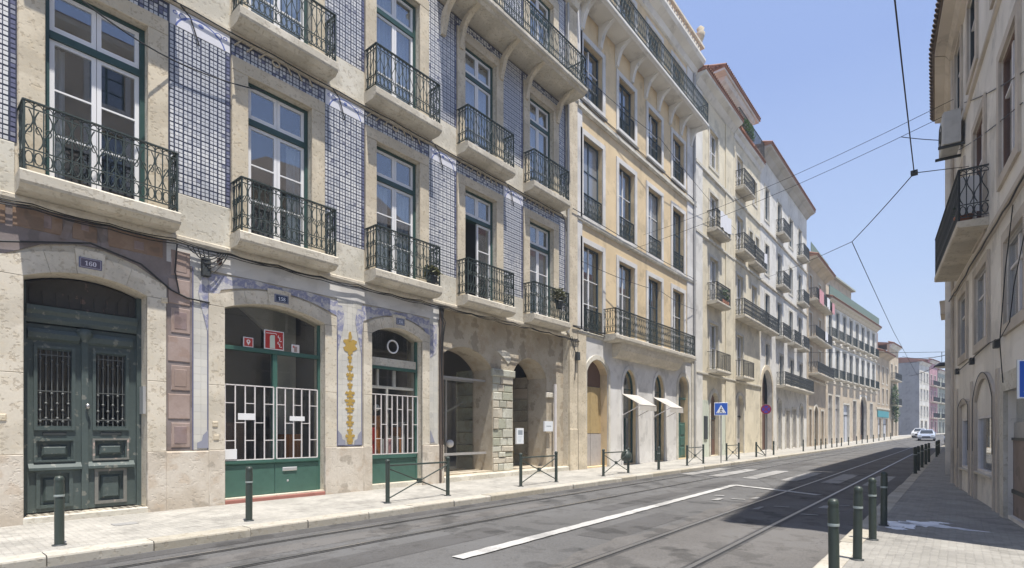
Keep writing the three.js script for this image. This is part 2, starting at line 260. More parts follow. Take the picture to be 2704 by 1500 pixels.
// an opening's outline, from the lower left corner round to the lower right: arched when rise > 0
function outline(a0, a1, y0, y1, rise = 0, n = 12) {
  const pts = [[a0, y0]];
  if (!rise) { pts.push([a0, y1], [a1, y1]); } else {
    const m = (a0 + a1) / 2, w = (a1 - a0) / 2;
    if (rise < w * 0.8) { const R = (w * w + rise * rise) / (2 * rise), cy = y1 + rise - R, t = Math.asin(w / R); for (let k = 0; k <= n; k++) { const q = -t + (2 * t * k) / n; pts.push([m + R * Math.sin(q), cy + R * Math.cos(q)]); } }
    else for (let k = 0; k <= n; k++) { const q = Math.PI - (Math.PI * k) / n; pts.push([m + w * Math.cos(q), y1 + rise * Math.sin(q)]); }
  }
  pts.push([a1, y0]);
  return pts;                                                // clockwise
}
const ccw = (p) => [...p].reverse();
function wallGeo(poly, holes, t, d = 0) {                    // a wall with real openings; poly [a,y], front face at d
  const S = new THREE.Shape(poly.map(([a, y]) => new THREE.Vector2(a, y)));
  for (const h of holes) S.holes.push(new THREE.Path(h.map(([a, y]) => new THREE.Vector2(a, y))));
  const g = new THREE.ExtrudeGeometry(S, { depth: t, bevelEnabled: false });
  g.rotateY(Math.PI / 2); g.translate(d - t, 0, 0);
  return g;
}
const rectP = (a0, a1, y0, y1) => [[a0, y0], [a1, y0], [a1, y1], [a0, y1]];
// a stone or plaster frame round an opening, w wide, standing d0..d1
function surround(parent, name, m, o, w, d0, d1, { foot = false, topW = w } = {}) {
  const { a0, a1, y0, y1, rise = 0 } = o, inn = outline(a0, a1, y0, y1, rise), out = outline(a0 - w, a1 + w, foot ? y0 - w : y0, y1 + topW, rise ? rise * 1.06 : 0);
  if (foot) return part(parent, name, wallGeo(ccw(out), [inn], d1 - d0, d1), m);
  return part(parent, name, mb().prism([...inn, ...ccw(out)], d0, d1), m);
}
// a window: frame, glazing bars and panes. cols/rows are the panes; ys may give the row edges
function windowOf(parent, o, { fm = M.frameBlue, bm = fm, pm = M.dark, cols = 2, rows = 3, d = -0.2, fw = 0.06, bw = 0.035, ys, name = 'window', simple = false, open = false } = {}) {
  const { a0, a1, y0, y1, rise = 0 } = o, W = sub(parent, name), top = y1 + (rise || 0);
  const f = mb();
  if (rise) f.prism([...outline(a0, a1, y0, y1, rise), ...ccw(outline(a0 + fw, a1 - fw, y0, y1, Math.max(0.02, rise - fw)))], d - 0.05, d + 0.03);
  else f.box(a0, a0 + fw, y0, y1, d - 0.05, d + 0.03).box(a1 - fw, a1, y0, y1, d - 0.05, d + 0.03).box(a0 + fw, a1 - fw, y1 - fw, y1, d - 0.05, d + 0.03).box(a0 + fw, a1 - fw, y0, y0 + fw, d - 0.05, d + 0.03);
  part(W, 'frame', f, fm);
  const A0 = a0 + fw, A1 = a1 - fw, Y0 = y0 + fw, Y1 = y1 - (rise ? 0 : fw), E = ys ?? Array.from({ length: rows + 1 }, (_, k) => Y0 + ((Y1 - Y0) * k) / rows);
  const b = mb();
  for (let k = 1; k < cols; k++) { const x = A0 + ((A1 - A0) * k) / cols, w = cols === 2 && k === 1 ? bw * 2.2 : bw; b.box(x - w / 2, x + w / 2, Y0, Y1, d - 0.03, d + 0.02); }
  for (let k = 1; k < E.length - 1; k++) b.box(A0, A1, E[k] - bw / 2, E[k] + bw / 2, d - 0.028, d + 0.018);
  if (rise) b.box(A0, A1, Y1 - bw / 2, Y1 + bw / 2, d - 0.028, d + 0.018);
  if (b.p.length) part(W, 'glazing_bar', b, bm);
  if (simple) { part(W, 'pane', rise ? mb().prism(ccw(outline(A0, A1, Y0, Y1, Math.max(0.02, rise - fw))), d - 0.02, d - 0.01) : mb().box(A0, A1, Y0, Y1, d - 0.02, d - 0.01), pm); return W; }
  for (let k = 0; k < E.length - 1; k++) for (let c = 0; c < cols; c++) { if (open && c === 0 && k < E.length - 2) continue; part(W, 'pane', mb().box(A0 + ((A1 - A0) * c) / cols, A0 + ((A1 - A0) * (c + 1)) / cols, E[k], E[k + 1], d - 0.014, d - 0.006), pm); }
  if (rise) part(W, 'pane', mb().prism(ccw(outline(A0, A1, Y1, Y1, Math.max(0.02, rise - fw))), d - 0.014, d - 0.006), pm);
  return W;
}
// railings: geometry shared between balconies of one size
const railCache = {};
function railGeo(L, p, h, style) {
  const key = [L.toFixed(2), p, h, style].join(); if (railCache[key]) return railCache[key];
  const g = mb(), run = (P, len, first) => {                  // P(t, y) -> [a, y, d]
    const bw = style === 'bars' ? 0.018 : 0.015;
    g.bar(P(-0.01, h), P(len + 0.01, h), 0.045, 0.022); g.bar(P(0, 0.06), P(len, 0.06), 0.022, 0.018);
    if (style !== 'bars') { g.bar(P(0, h - 0.1), P(len, h - 0.1), 0.016); g.bar(P(0, 0.3), P(len, 0.3), 0.016); }
    const n = Math.max(2, Math.round(len / (style === 'bars' ? 0.11 : 0.108)));
    for (let k = first; k <= n; k++) { const t = (len * k) / n, end = k === 0 || k === n; g.bar(P(t, end ? -0.02 : 0.06), P(t, h), end ? 0.03 : bw); }
    if (style === 'bars') return;
    const w = len / n, S = style === 'scroll' ? 14 : 8;
    for (let k = 0; k < n; k++) {
      const c = (k + 0.5) * w;
      const ring = []; for (let j = 0; j < 9; j++) { const q = (j / 8) * Math.PI * 2; ring.push(P(c + 0.42 * w * Math.cos(q), 0.18 + 0.095 * Math.sin(q))); } g.tube(ring, 0.009, 4);
      const s1 = [], sg = k % 2 ? 1 : -1;                      // an S between the bars with a curl at each end
      for (let j = 0; j <= S; j++) { const q = j / S; s1.push(P(c + sg * 0.46 * w * Math.sin(q * Math.PI * 2) * (1 - 0.15 * q), 0.32 + (h - 0.44) * q)); } g.tube(s1, 0.009, 4);
      if (style === 'scroll') { const s2 = []; for (let j = 0; j <= 9; j++) { const q = (j / 9) * Math.PI * 1.6; s2.push(P(c + 0.30 * w * Math.cos(q) * sg, 0.60 * h + 0.055 * Math.sin(q))); } g.tube(s2, 0.008, 4); }
      const top = []; for (let j = 0; j <= 6; j++) { const q = Math.PI * (j / 6); top.push(P(c + 0.48 * w * Math.cos(q), h - 0.1 + 0.075 * Math.sin(q))); } g.tube(top, 0.007, 4);
    }
  };
  const e = p - 0.05;
  run((t, y) => [t, y, e], L, 0);
  run((t, y) => [0, y, t], e, 1); run((t, y) => [L, y, t], e, 1);
  return (railCache[key] = g.geo());
}
function balcony(parent, a0, a1, y, { p = 0.5, th = 0.27, h = 1.0, style = 'lyre', sm = M.slab, rm = M.iron, moulded = true } = {}) {
  const B = sub(parent, 'balcony'), y0 = y - th;
  part(B, 'slab', mb().profile(moulded ? [[0.01, y0], [p - 0.12, y0], [p - 0.05, y0 + 0.05], [p - 0.02, y0 + 0.06], [p, y0 + 0.1], [p, y - 0.03], [p - 0.03, y], [0.01, y]] : [[0.01, y0], [p - 0.01, y0], [p, y0 + 0.01], [p, y - 0.01], [p - 0.01, y], [0.01, y]], a0, a1), sm);
  const R = part(B, 'railing', railGeo(a1 - a0 - 0.1, p, h, style), rm); R.position.set(0, y + 0.02, -(a0 + 0.05));
  return B;
}
// leaves: many small faces through a rough volume
function leafGeo(n, rx, ry, rz, size, seed, droop = 0) {
  const R = rng(seed), g = mb();
  for (let k = 0; k < n; k++) {
    let x, y, z; do { x = R() * 2 - 1; y = R() * 2 - 1; z = R() * 2 - 1; } while (x * x + y * y + z * z > 1 || R() > 0.35 + 0.65 * (x * x + y * y + z * z));
    const c = [x * rx, y * ry - droop * Math.abs(x) * ry, z * rz], q = R() * 6.28, w = (R() - 0.5) * 1.6, s = size * (0.6 + R() * 0.8), u = [Math.cos(q) * s, Math.sin(w) * s, Math.sin(q) * s], v = [-Math.sin(q) * s * 0.45, s * 0.3 * (R() - 0.3), Math.cos(q) * s * 0.45];
    g.face([[c[0] - u[0], c[1] - u[1], c[2] - u[2]], [c[0] + v[0], c[1] + v[1], c[2] + v[2]], [c[0] + u[0], c[1] + u[1], c[2] + u[2]], [c[0] - v[0], c[1] - v[1], c[2] - v[2]]]);
  }
  return g.geo();
}
// flat print on a thin plate: canvas text or drawing
function printMat(w, h, draw, o = {}) {
  const c = document.createElement('canvas'); c.width = w; c.height = h; const x = c.getContext('2d'); draw(x, w, h);
  const t = new THREE.CanvasTexture(c); t.colorSpace = THREE.SRGBColorSpace; return new THREE.MeshStandardMaterial({ map: t, roughness: 0.35, ...o });
}
function plateGeo(w, h, t = 0.012) { const g = new THREE.BoxGeometry(w, h, t); g.rotateY(Math.PI / 2); return g; }   // faces +d
function plate(parent, name, a, y, d, w, h, m, back = M.whitePaint) {
  const g = new THREE.PlaneGeometry(w, h); g.rotateY(Math.PI / 2); const o = part(parent, name, g, m); o.position.set(d + 0.008, y, -a);
  return o;
}
// ---------------------------------------------------------------- the street: road, pavements, kerbs, rails, markings
const LK = -7.85, RK = -1.15, FAC = -10.85;                   // left kerb, right kerb, left facades
const bend = (s) => { const t = s - 60; let b = t < 0 ? 0 : t < 10 ? (0.091 * t * t) / 20 : 0.091 * (t - 5); if (s > 118) b += (s - 118) * (s - 118) * 0.0016; return b; };
const rise = (s) => { const t = s - 56; return t < 0 ? 0 : t < 16 ? (0.02 * t * t) / 32 : s < 104 ? 0.02 * (t - 8) : 0.8 + 0.008 * (s - 104); };
function ribbon(r0, r1, y, s0, s1, step, g = mb()) {          // a strip of ground between two lateral lines, following bend and rise
  const n = Math.max(1, Math.round((s1 - s0) / step)), f = (q, s) => (typeof q === 'function' ? q(s) : q), o = g.p.length / 3;
  for (let k = 0; k <= n; k++) { const s = s0 + ((s1 - s0) * k) / n; for (const r of [f(r0, s), f(r1, s)]) { const x = r + bend(s); g.vert(x, y + rise(s), -s, 0, 1, 0, x, s); } }
  for (let k = 0; k < n; k++) { const a = o + k * 2; g.i.push(a, a + 1, a + 3, a, a + 3, a + 2); }
  return g;
}
structure('ground', mb().face([[-600, -0.4, 300], [600, -0.4, 300], [600, -0.4, -900], [-600, -0.4, -900]]), M.earth);
const road = structure('road', ribbon(LK - 0.12, RK + 0.12, -0.12, -30, 190, 2), M.asphalt);
for (const [r0, r1, s0, s1] of [[-6.9, -6.5, 2, 9], [-4.9, -4.0, 26, 34], [-3.1, -2.5, 4.2, 5.6]]) part(road, 'asphalt_patch', ribbon(r0, r1, -0.1175, s0, s1, 2), M.asphaltOld);
const laneOld = part(road, 'worn_lightened_lane', ribbon((s) => -3.62 + 0.09 * Math.sin(s * 1.7) + 0.05 * Math.sin(s * 5.3), RK - 0.02, -0.116, -12, 60, 0.4), M.asphaltOld); laneOld.userData.label = 'older, browner asphalt along the right rails, lightened against the shade';  // old asphalt, its colour also raised to brighten the shaded lane
// tram rails: a steel head, a dark groove beside it
for (const [r, nm] of [[-7.22, 1], [-6.2, 1], [-3.3, 1], [-2.28, 1]]) {
  part(road, 'rail_bed', ribbon(r - 0.075, r + 0.085, -0.112, -20, 150, 2), M.asphaltDark);
  part(road, 'rail', ribbon(r - 0.035, r + 0.022, -0.108, -20, 150, 2), M.steel);
  part(road, 'rail_groove', ribbon(r + 0.022, r + 0.055, -0.1095, -20, 150, 2), M.black);
}
{ // white paint: edge line, slanted stop line, crossing stripes and what is left of the lettering; edges worn ragged
  const R = rng(5);
  const worn = (pts, name, holes = 0) => {                    // pts [r,s] polygon
    const S = new THREE.Shape(); const out = [];
    pts.forEach((p, k) => { const q = pts[(k + 1) % pts.length], L = Math.hypot(q[0] - p[0], q[1] - p[1]), n = Math.max(1, Math.round(L / 0.16)); for (let j = 0; j < n; j++) { const t = j / n, w = j ? 0.012 : 0; out.push(new THREE.Vector2(p[0] + (q[0] - p[0]) * t + (R() - 0.5) * 2 * w, p[1] + (q[1] - p[1]) * t + (R() - 0.5) * 2 * w)); } });
    S.setFromPoints(out);
    for (let k = 0; k < holes; k++) { const i = Math.floor(R() * out.length), c = out[i], m = pts.reduce((a, p) => [a[0] + p[0] / pts.length, a[1] + p[1] / pts.length], [0, 0]), t = 0.15 + R() * 0.6, cx = c.x + (m[0] - c.x) * 0.02 + 0, cy = c.y + (m[1] - c.y) * t, rr = 0.008 + R() * 0.012, H = []; const inx = c.x + (m[0] > c.x ? 0.05 : -0.05); for (let j = 0; j < 7; j++) { const q = (j / 7) * 6.28; H.push(new THREE.Vector2(inx + rr * Math.cos(q), cy + rr * 2.4 * Math.sin(q))); } S.holes.push(new THREE.Path(H)); }
    const g = new THREE.ShapeGeometry(S); g.rotateX(-Math.PI / 2); g.translate(0, -0.104, 0);
    return part(road, name, g, name === 'lane_line' || name === 'stop_line' ? M.paint : name === 'paint_splash' ? M.paintFaint : M.paintWorn);
  };
  worn([[-4.68, 4.45], [-4.48, 4.45], [-4.74, 15.5], [-4.92, 15.55]], 'lane_line');
  worn([[-4.92, 15.56], [-4.80, 15.75], [-2.45, 14.55], [-2.55, 14.35]], 'stop_line');
  for (const [r, s0, s1] of [[-7.35, 18.4, 22.6], [-6.3, 18.3, 22.6], [-5.15, 18.1, 22.5], [-3.98, 18.0, 22.3], [-2.85, 17.9, 22.2], [-1.8, 17.8, 22.0]]) worn([[r - 0.24, s0], [r + 0.24, s0], [r + 0.24, s1], [r - 0.24, s1]], 'crossing_stripe');
  for (const [r, s, w, l] of [[-4.1, 12.1, 0.16, 0.5], [-3.75, 12.4, 0.3, 0.16], [-3.5, 12.9, 0.14, 0.5], [-4.3, 12.8, 0.22, 0.2], [-2.0, 12.2, 0.2, 0.55], [-1.8, 12.7, 0.3, 0.14], [-1.7, 11.3, 0.14, 0.5], [-2.05, 10.9, 0.3, 0.16], [-3.0, 11.2, 0.12, 0.55], [-2.7, 11.7, 0.3, 0.16]]) worn([[r - w / 2, s - l / 2], [r + w / 2, s - l / 2 + 0.05], [r + w / 2 - 0.03, s + l / 2], [r - w / 2 + 0.02, s + l / 2 - 0.05]], 'worn_letter');
  // repaired strips of darker tar along the near rail, and an iron cover
  for (const [r0, r1, s0, s1] of [[-7.8, -7.5, -10, 30], [-5.75, -5.2, 1.5, 6.2], [-6.0, -5.2, 24, 30], [-4.3, -3.7, 6.6, 9.4], [-5.5, -5.1, 9, 17]]) part(road, 'tar_patch', ribbon(r0, r1, -0.117, s0, s1, 3), M.asphaltDark);
  for (const [sa, rr] of [[9.9, -7.5], [13.2, -5.5]]) part(road, 'manhole_cover', mb().lathe([[0.27, -0.118], [0.26, -0.106], [0.0, -0.106]], sa, rr, 20), M.cover);
}
const pavL = structure('pavement_left', ribbon(FAC - 0.6, LK - 0.29, 0, -30, 190, 2), M.sett);
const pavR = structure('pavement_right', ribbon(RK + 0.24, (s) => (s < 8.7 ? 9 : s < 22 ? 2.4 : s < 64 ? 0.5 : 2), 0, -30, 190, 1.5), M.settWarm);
{ // kerb stones, each its own block with rounded arris; laid in uneven lengths
  const R = rng(17), mats = [M.kerb, M.kerbB, M.kerbC];
  const lay = (parent, r0, r1, s0, s1, face) => {
    let s = s0, k = 0;
    while (s < s1 && k < 150) {
      const L = 0.85 + R() * 0.65, e = s + L - 0.012, dx = (R() - 0.5) * 0.03, dy = (R() - 0.5) * 0.016, b = 0.028;
      const x0 = r0 + (face > 0 ? 0 : dx), x1 = r1 + (face > 0 ? dx : 0), y = 0.004 + dy * 0.5;
      const prof = face > 0 ? [[x0, -0.2], [x1, -0.2], [x1, y - b], [x1 - 0.01, y - 0.01], [x1 - b, y], [x0, y]] : [[x0, -0.2], [x1, -0.2], [x1, y], [x0 + b, y], [x0 + 0.01, y - 0.01], [x0, y - b]];
      const m = part(parent, 'kerb_stone', mb().profile(prof, 0, e - s), mats[Math.floor(R() * 3)]);
      m.position.set(bend(s), rise(s), -s); m.rotation.y = -Math.atan((bend(e) - bend(s)) / L) ; m.rotation.x = Math.atan((rise(e) - rise(s)) / L);
      s += L; k++;
    }
    return s;
  };
  const sl = lay(pavL, LK - 0.3, LK, -3, 100, 1); const sr = lay(pavR, RK, RK + 0.25, 1, 60, -1);
  const far = mb(); for (let s = sl; s < 190; s += 2) far.profile([[LK - 0.3 + bend(s), -0.2 + rise(s)], [LK + bend(s), -0.2 + rise(s)], [LK + bend(s), rise(s + 2)], [LK - 0.3 + bend(s), rise(s + 2)]], s, s + 2);
  part(pavL, 'far_kerb', far, M.kerb);
  const farR = mb(); for (let s = sr; s < 150; s += 2) farR.profile([[RK + bend(s), -0.2 + rise(s)], [RK + 0.25 + bend(s), -0.2 + rise(s)], [RK + 0.25 + bend(s), rise(s + 2)], [RK + bend(s), rise(s + 2)]], s, s + 2);
  part(pavR, 'far_kerb', farR, M.kerb);
  // a spill of white paint on the shaded pavement
  const spill = (cx, cy, rx, ry, seed) => { const q = rng(seed), S = [], n = 40; for (let j = 0; j < n; j++) { const t = (j / n) * 6.283, k = 0.55 + 0.45 * Math.abs(Math.sin(t * 2.5 + seed)) * q() + 0.25 * q(); S.push(new THREE.Vector2(cx + rx * k * Math.cos(t), cy + ry * k * Math.sin(t))); } const g = new THREE.ShapeGeometry(new THREE.Shape(S)); g.rotateX(-Math.PI / 2); g.translate(0, 0.005, 0); return g; };
  part(pavR, 'paint_spill', mergeGeometries([spill(-0.62, 9.95, 0.26, 0.42, 1), spill(-0.40, 10.2, 0.34, 0.30, 2), spill(-0.10, 10.05, 0.30, 0.10, 3), spill(0.2, 9.95, 0.22, 0.06, 4), spill(-0.66, 9.5, 0.14, 0.2, 6), spill(-0.2, 10.5, 0.16, 0.1, 7)]), mat(0.72, 0.73, 0.78, { roughness: 0.35 }));
  for (const [r, s] of [[-9.7, 2.4], [-9.3, 0.5]]) part(pavL, 'iron_cover', mb().box(s - 0.15, s + 0.15, 0.003, 0.008, r - 0.12, r + 0.12), M.galv);
}
// ---------------------------------------------------------------- the tiled building, five bays in view
const A = thing('tiled_building', 'stone building clad in blue and white tiles with green iron balconies', 'building', null, [FAC, 0, 0]);
const pitch = 3.05, bayC = [-0.72, 2.33, 5.40, 8.45, 11.49, 14.5];    // the first bay lies left of the frame
const F1 = { y0: 5.26, y1: 8.48, tr: 7.70 }, F2 = { y0: 9.52, y1: 12.64, tr: 11.86 }, F3 = { y0: 13.5, y1: 16.3, tr: 15.6 };
const doors = [
  { a0: 1.40, a1: 3.0, y0: 0.1, y1: 3.77, rise: 0.18 }, { a0: 4.28, a1: 6.40, y0: 0.1, y1: 3.81, rise: 0.21 }, { a0: 7.64, a1: 9.22, y0: 0.12, y1: 3.80, rise: 0.22 }];
{
  const holes = doors.map((o) => outline(o.a0, o.a1, o.y0, o.y1, o.rise));
  holes.push(outline(10.0, 16.12, 0.16, 4.86));
  for (const F of [F1, F2, F3]) bayC.forEach((c) => holes.push(outline(c - 0.68, c + 0.68, F.y0, F.y1)));
  part(A, 'wall', wallGeo(rectP(-2.4, 16.66, -0.3, 17.6), holes, 0.42), M.stone);
  // rooms behind the glass: back wall, floors and cross walls, and the shell of the house
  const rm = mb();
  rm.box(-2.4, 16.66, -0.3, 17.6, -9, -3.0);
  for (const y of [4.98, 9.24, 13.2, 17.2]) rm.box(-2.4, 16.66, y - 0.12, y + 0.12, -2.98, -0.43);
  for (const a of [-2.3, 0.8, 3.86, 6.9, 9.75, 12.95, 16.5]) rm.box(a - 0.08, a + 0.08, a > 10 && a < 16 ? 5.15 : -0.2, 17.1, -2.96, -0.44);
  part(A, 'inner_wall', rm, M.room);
  part(A, 'shop_floor', mb().box(-2.2, 16.4, -0.25, 0.07, -2.95, -0.43), M.greyDoor);
  part(A, 'roof', mb().profile([[0.55, 17.62], [0.6, 17.75], [-9, 21.0], [-9, 17.62]], -2.4, 16.66), M.roof);
  part(A, 'cornice', mb().profile([[0.002, 17.0], [0.12, 17.05], [0.2, 17.25], [0.45, 17.4], [0.5, 17.6], [0.002, 17.6]], -2.4, 16.66), M.stonePale);
  // raised plinth with a chamfered top
  const pl = (a0, a1) => part(A, 'plinth', mb().profile([[0.003, -0.2], [0.045, -0.2], [0.045, 1.03], [0.03, 1.05], [0.003, 1.06]], a0, a1), M.plinth);
  pl(-2.4, 1.08); pl(3.29, 4.02); pl(6.68, 7.41); pl(9.46, 9.99);
  // floor bands of plain stone between the balconies, ledge under them
  for (const [y0, y1] of [[4.98, 5.74], [9.24, 9.98], [13.25, 13.9]]) { const e = [-2.4, ...bayC.flatMap((c) => [c - 1.03, c + 1.03]), 15.95]; for (let k = 0; k < e.length - 1; k += 2) if (e[k + 1] - e[k] > 0.1) part(A, 'floor_band', mb().profile([[0.003, y0], [0.03, y0], [0.03, y1 - 0.012], [0.018, y1], [0.003, y1]], e[k], e[k + 1]), M.stonePale); }
  part(A, 'ledge', mb().profile([[0.003, 4.84], [0.03, 4.84], [0.07, 4.9], [0.07, 4.955], [0.04, 4.975], [0.003, 4.975]], -2.4, 16.0), M.stone);
  part(A, 'ledge', mb().profile([[0.003, 9.12], [0.03, 9.12], [0.06, 9.17], [0.06, 9.22], [0.003, 9.235]], -2.4, 15.95), M.stone);
  part(A, 'corner_pilaster', mb().profile([[0.003, -0.2], [0.10, -0.2], [0.10, 1.5], [0.08, 1.52], [0.08, 16.9], [0.003, 16.9]], 16.13, 16.64), M.stoneWarm);
  part(A, 'corner_pilaster', mb().box(15.97, 16.12, 4.99, 16.9, 0.003, 0.075), M.stonePale);
  // frieze of plain render above the arches
  part(A, 'frieze', mb().box(3.30, 9.98, 4.46, 4.83, 0.004, 0.022), M.white);
}
// windows, stone surrounds, balconies
const railY = {};
for (const [fi, F] of [F1, F2, F3].entries()) bayC.forEach((c, bi) => {
  const o = { a0: c - 0.68, a1: c + 0.68, y0: F.y0, y1: F.y1 };
  const w = 0.31;                                             // jamb stones and lintel
  part(A, 'jamb_stone', mb().chip(o.a0 - w, o.a0, F.y0 - 0.02, F.y1, -0.01, 0.055, 0.008), M.stoneWarm);
  part(A, 'jamb_stone', mb().chip(o.a1, o.a1 + w, F.y0 - 0.02, F.y1, -0.01, 0.055, 0.008), M.stoneWarm);
  part(A, 'lintel_stone', mb().chip(o.a0 - w, o.a1 + w, F.y1 + 0.002, F.y1 + 0.27, -0.01, 0.058, 0.01), M.stoneWarm);
  // French window: green outer frame, white leaves
  const W = sub(A, 'window'), d = -0.2, ajar = fi === 0 && bi === 4;
  const { a0, a1, y0, y1 } = o, tr = F.tr;
  part(W, 'frame', mb().box(a0, a0 + 0.075, y0, y1, d - 0.07, d + 0.07).box(a1 - 0.075, a1, y0, y1, d - 0.07, d + 0.07).box(a0 + 0.075, a1 - 0.075, y1 - 0.06, y1, d - 0.07, d + 0.07).box(a0 + 0.075, a1 - 0.075, tr - 0.06, tr + 0.055, d - 0.07, d + 0.08).box(a0 + 0.075, a1 - 0.075, y0, y0 + 0.05, d - 0.07, d + 0.07), M.frameGreen);
  const leafOf = (x0, x1, b, t, n, dd, skew) => {
    const f = mb(), e = 0.062;
    f.box(x0, x0 + e, b, t, -0.025, 0.025).box(x1 - e, x1, b, t, -0.025, 0.025).box(x0 + e, x1 - e, t - e, t, -0.025, 0.025).box(x0 + e, x1 - e, b, b + e * 1.5, -0.025, 0.025);
    const Y = []; for (let k = 0; k <= n; k++) Y.push(b + e * 1.5 + ((t - e - b - e * 1.5) * k) / n);
    for (let k = 1; k < n; k++) f.box(x0 + e, x1 - e, Y[k] - 0.014, Y[k] + 0.014, -0.018, 0.018);
    const put = (q) => { if (skew) { q.geometry.translate(0, 0, x0); q.position.z = -x0; q.rotation.y = skew; q.position.x = dd; } else q.position.x = dd; return q; };
    put(part(W, 'sash', f, M.whitePaint));
    for (let k = 0; k < n; k++) put(part(W, 'pane', mb().box(x0 + e, x1 - e, Y[k] + (k ? 0.014 : 0), Y[k + 1] - (k < n - 1 ? 0.014 : 0), -0.006, 0.006), M.pane));
  };
  const m = c; 
  leafOf(a0 + 0.08, m - 0.004, y0 + 0.06, tr - 0.065, 3, d + 0.02, ajar ? 1.25 : 0); leafOf(m + 0.004, a1 - 0.08, y0 + 0.06, tr - 0.065, 3, d + 0.02, 0);
  leafOf(a0 + 0.08, m - 0.004, tr + 0.06, y1 - 0.065, 1, d + 0.02, 0); leafOf(m + 0.004, a1 - 0.08, tr + 0.06, y1 - 0.065, 1, d + 0.02, 0);
  // curtains behind the upper windows
  if (fi > 0 || bi === 5) { const g = mb(), n = 26, y = fi === 0 ? 7.0 : y0; const P = []; for (let k = 0; k <= n; k++) P.push([a0 + 0.09 + ((a1 - a0 - 0.18) * k) / n, -0.34 + 0.03 * Math.sin(k * 2.1 + bi) + 0.012 * Math.sin(k * 5)]); for (let k = 0; k < n; k++) g.face([[P[k][1], y0 + 0.1, -P[k][0]], [P[k + 1][1], y0 + 0.1, -P[k + 1][0]], [P[k + 1][1], fi === 0 ? tr : y1 - 0.1, -P[k + 1][0]], [P[k][1], fi === 0 ? tr : y1 - 0.1, -P[k][0]]]); part(W, 'curtain', g, M.curtain); }
  if (fi === 0 && (bi === 2 || bi === 3 || bi === 1)) for (const [x0, x1] of bi === 3 ? [[a0 + 0.09, c - 0.08], [c + 0.25, a1 - 0.09]] : bi === 2 ? [[c + 0.3, a1 - 0.09]] : [[a0 + 0.09, a0 + 0.3]]) { const g = mb(), n = 9; for (let k = 0; k < n; k++) { const p = (j) => [-0.36 + 0.025 * Math.sin(j * 2.3), x0 + ((x1 - x0) * j) / n], [d0, z0] = p(k), [d1, z1] = p(k + 1); g.face([[d0, y0 + 0.1, -z0], [d1, y0 + 0.1, -z1], [d1, tr - 0.08, -z1], [d0, tr - 0.08, -z0]]); } part(W, 'curtain', g, M.curtain); }
  if (fi < 2) { balcony(A, c - 1.03, c + 1.05, F.y0 - 0.03, { p: 0.5, th: 0.27, h: 1.0, style: fi ? 'lyre' : 'scroll' }); }
});
{ // the long balcony of the third floor on scrolled consoles
  const B = sub(A, 'balcony'); const y = 13.45;
  part(B, 'slab', mb().profile([[0.01, y - 0.24], [0.8, y - 0.24], [0.86, y - 0.17], [0.92, y - 0.15], [0.95, y - 0.1], [0.95, y - 0.02], [0.01, y]], 9.75, 15.95), M.slab);
  const R = part(B, 'railing', railGeo(6.1, 0.95, 1.0, 'lyre'), M.iron); R.position.set(0, y + 0.02, -9.8);
  for (const a of [9.95, 10.62, 12.36, 13.62, 15.38]) {
    const pts = [[0.005, y - 1.15]]; for (let k = 0; k <= 10; k++) { const t = k / 10; pts.push([0.10 + 0.68 * Math.pow(t, 2.2) + 0.05 * Math.sin(t * 6.28), y - 1.15 + 0.9 * Math.pow(t, 0.75)]); } pts.push([0.78, y - 0.245], [0.56, y - 0.245]); for (let k = 9; k >= 2; k--) { const t = k / 10; pts.push([0.005 + 0.52 * Math.pow(t, 3), y - 1.0 + 0.74 * Math.pow(t, 0.8)]); } pts.push([0.005, y - 0.95]);
    part(B, 'console', mb().profile(pts, a - 0.07, a + 0.07), M.stoneWarm);
  }
}
{ // stucco work below the second-floor slabs: a rosette and curling ribs
  for (const c of bayC.slice(1)) {
    const g = mb(); const ring = []; for (let k = 0; k < 16; k++) { const q = (k / 16) * 6.283; ring.push([c - 0.12 + 0.075 * Math.cos(q), 9.03 + 0.06 * Math.sin(q), 0.05]); } g.tube(ring, 0.016, 6, true);
    for (const s of [-1, 1]) for (let j = 0; j < 3; j++) { const q = []; for (let k = 0; k <= 8; k++) { const t = k / 8; q.push([c - 0.12 + s * (0.2 + j * 0.24 + 0.14 * t), 9.13 - 0.16 * t, 0.07 - 0.035 * t]); } part(A, 'stucco_rib', mb().tube(q, 0.016, 6), M.stoneWarm); }
    part(A, 'stucco_rosette', g, M.stoneWarm);
  }
}
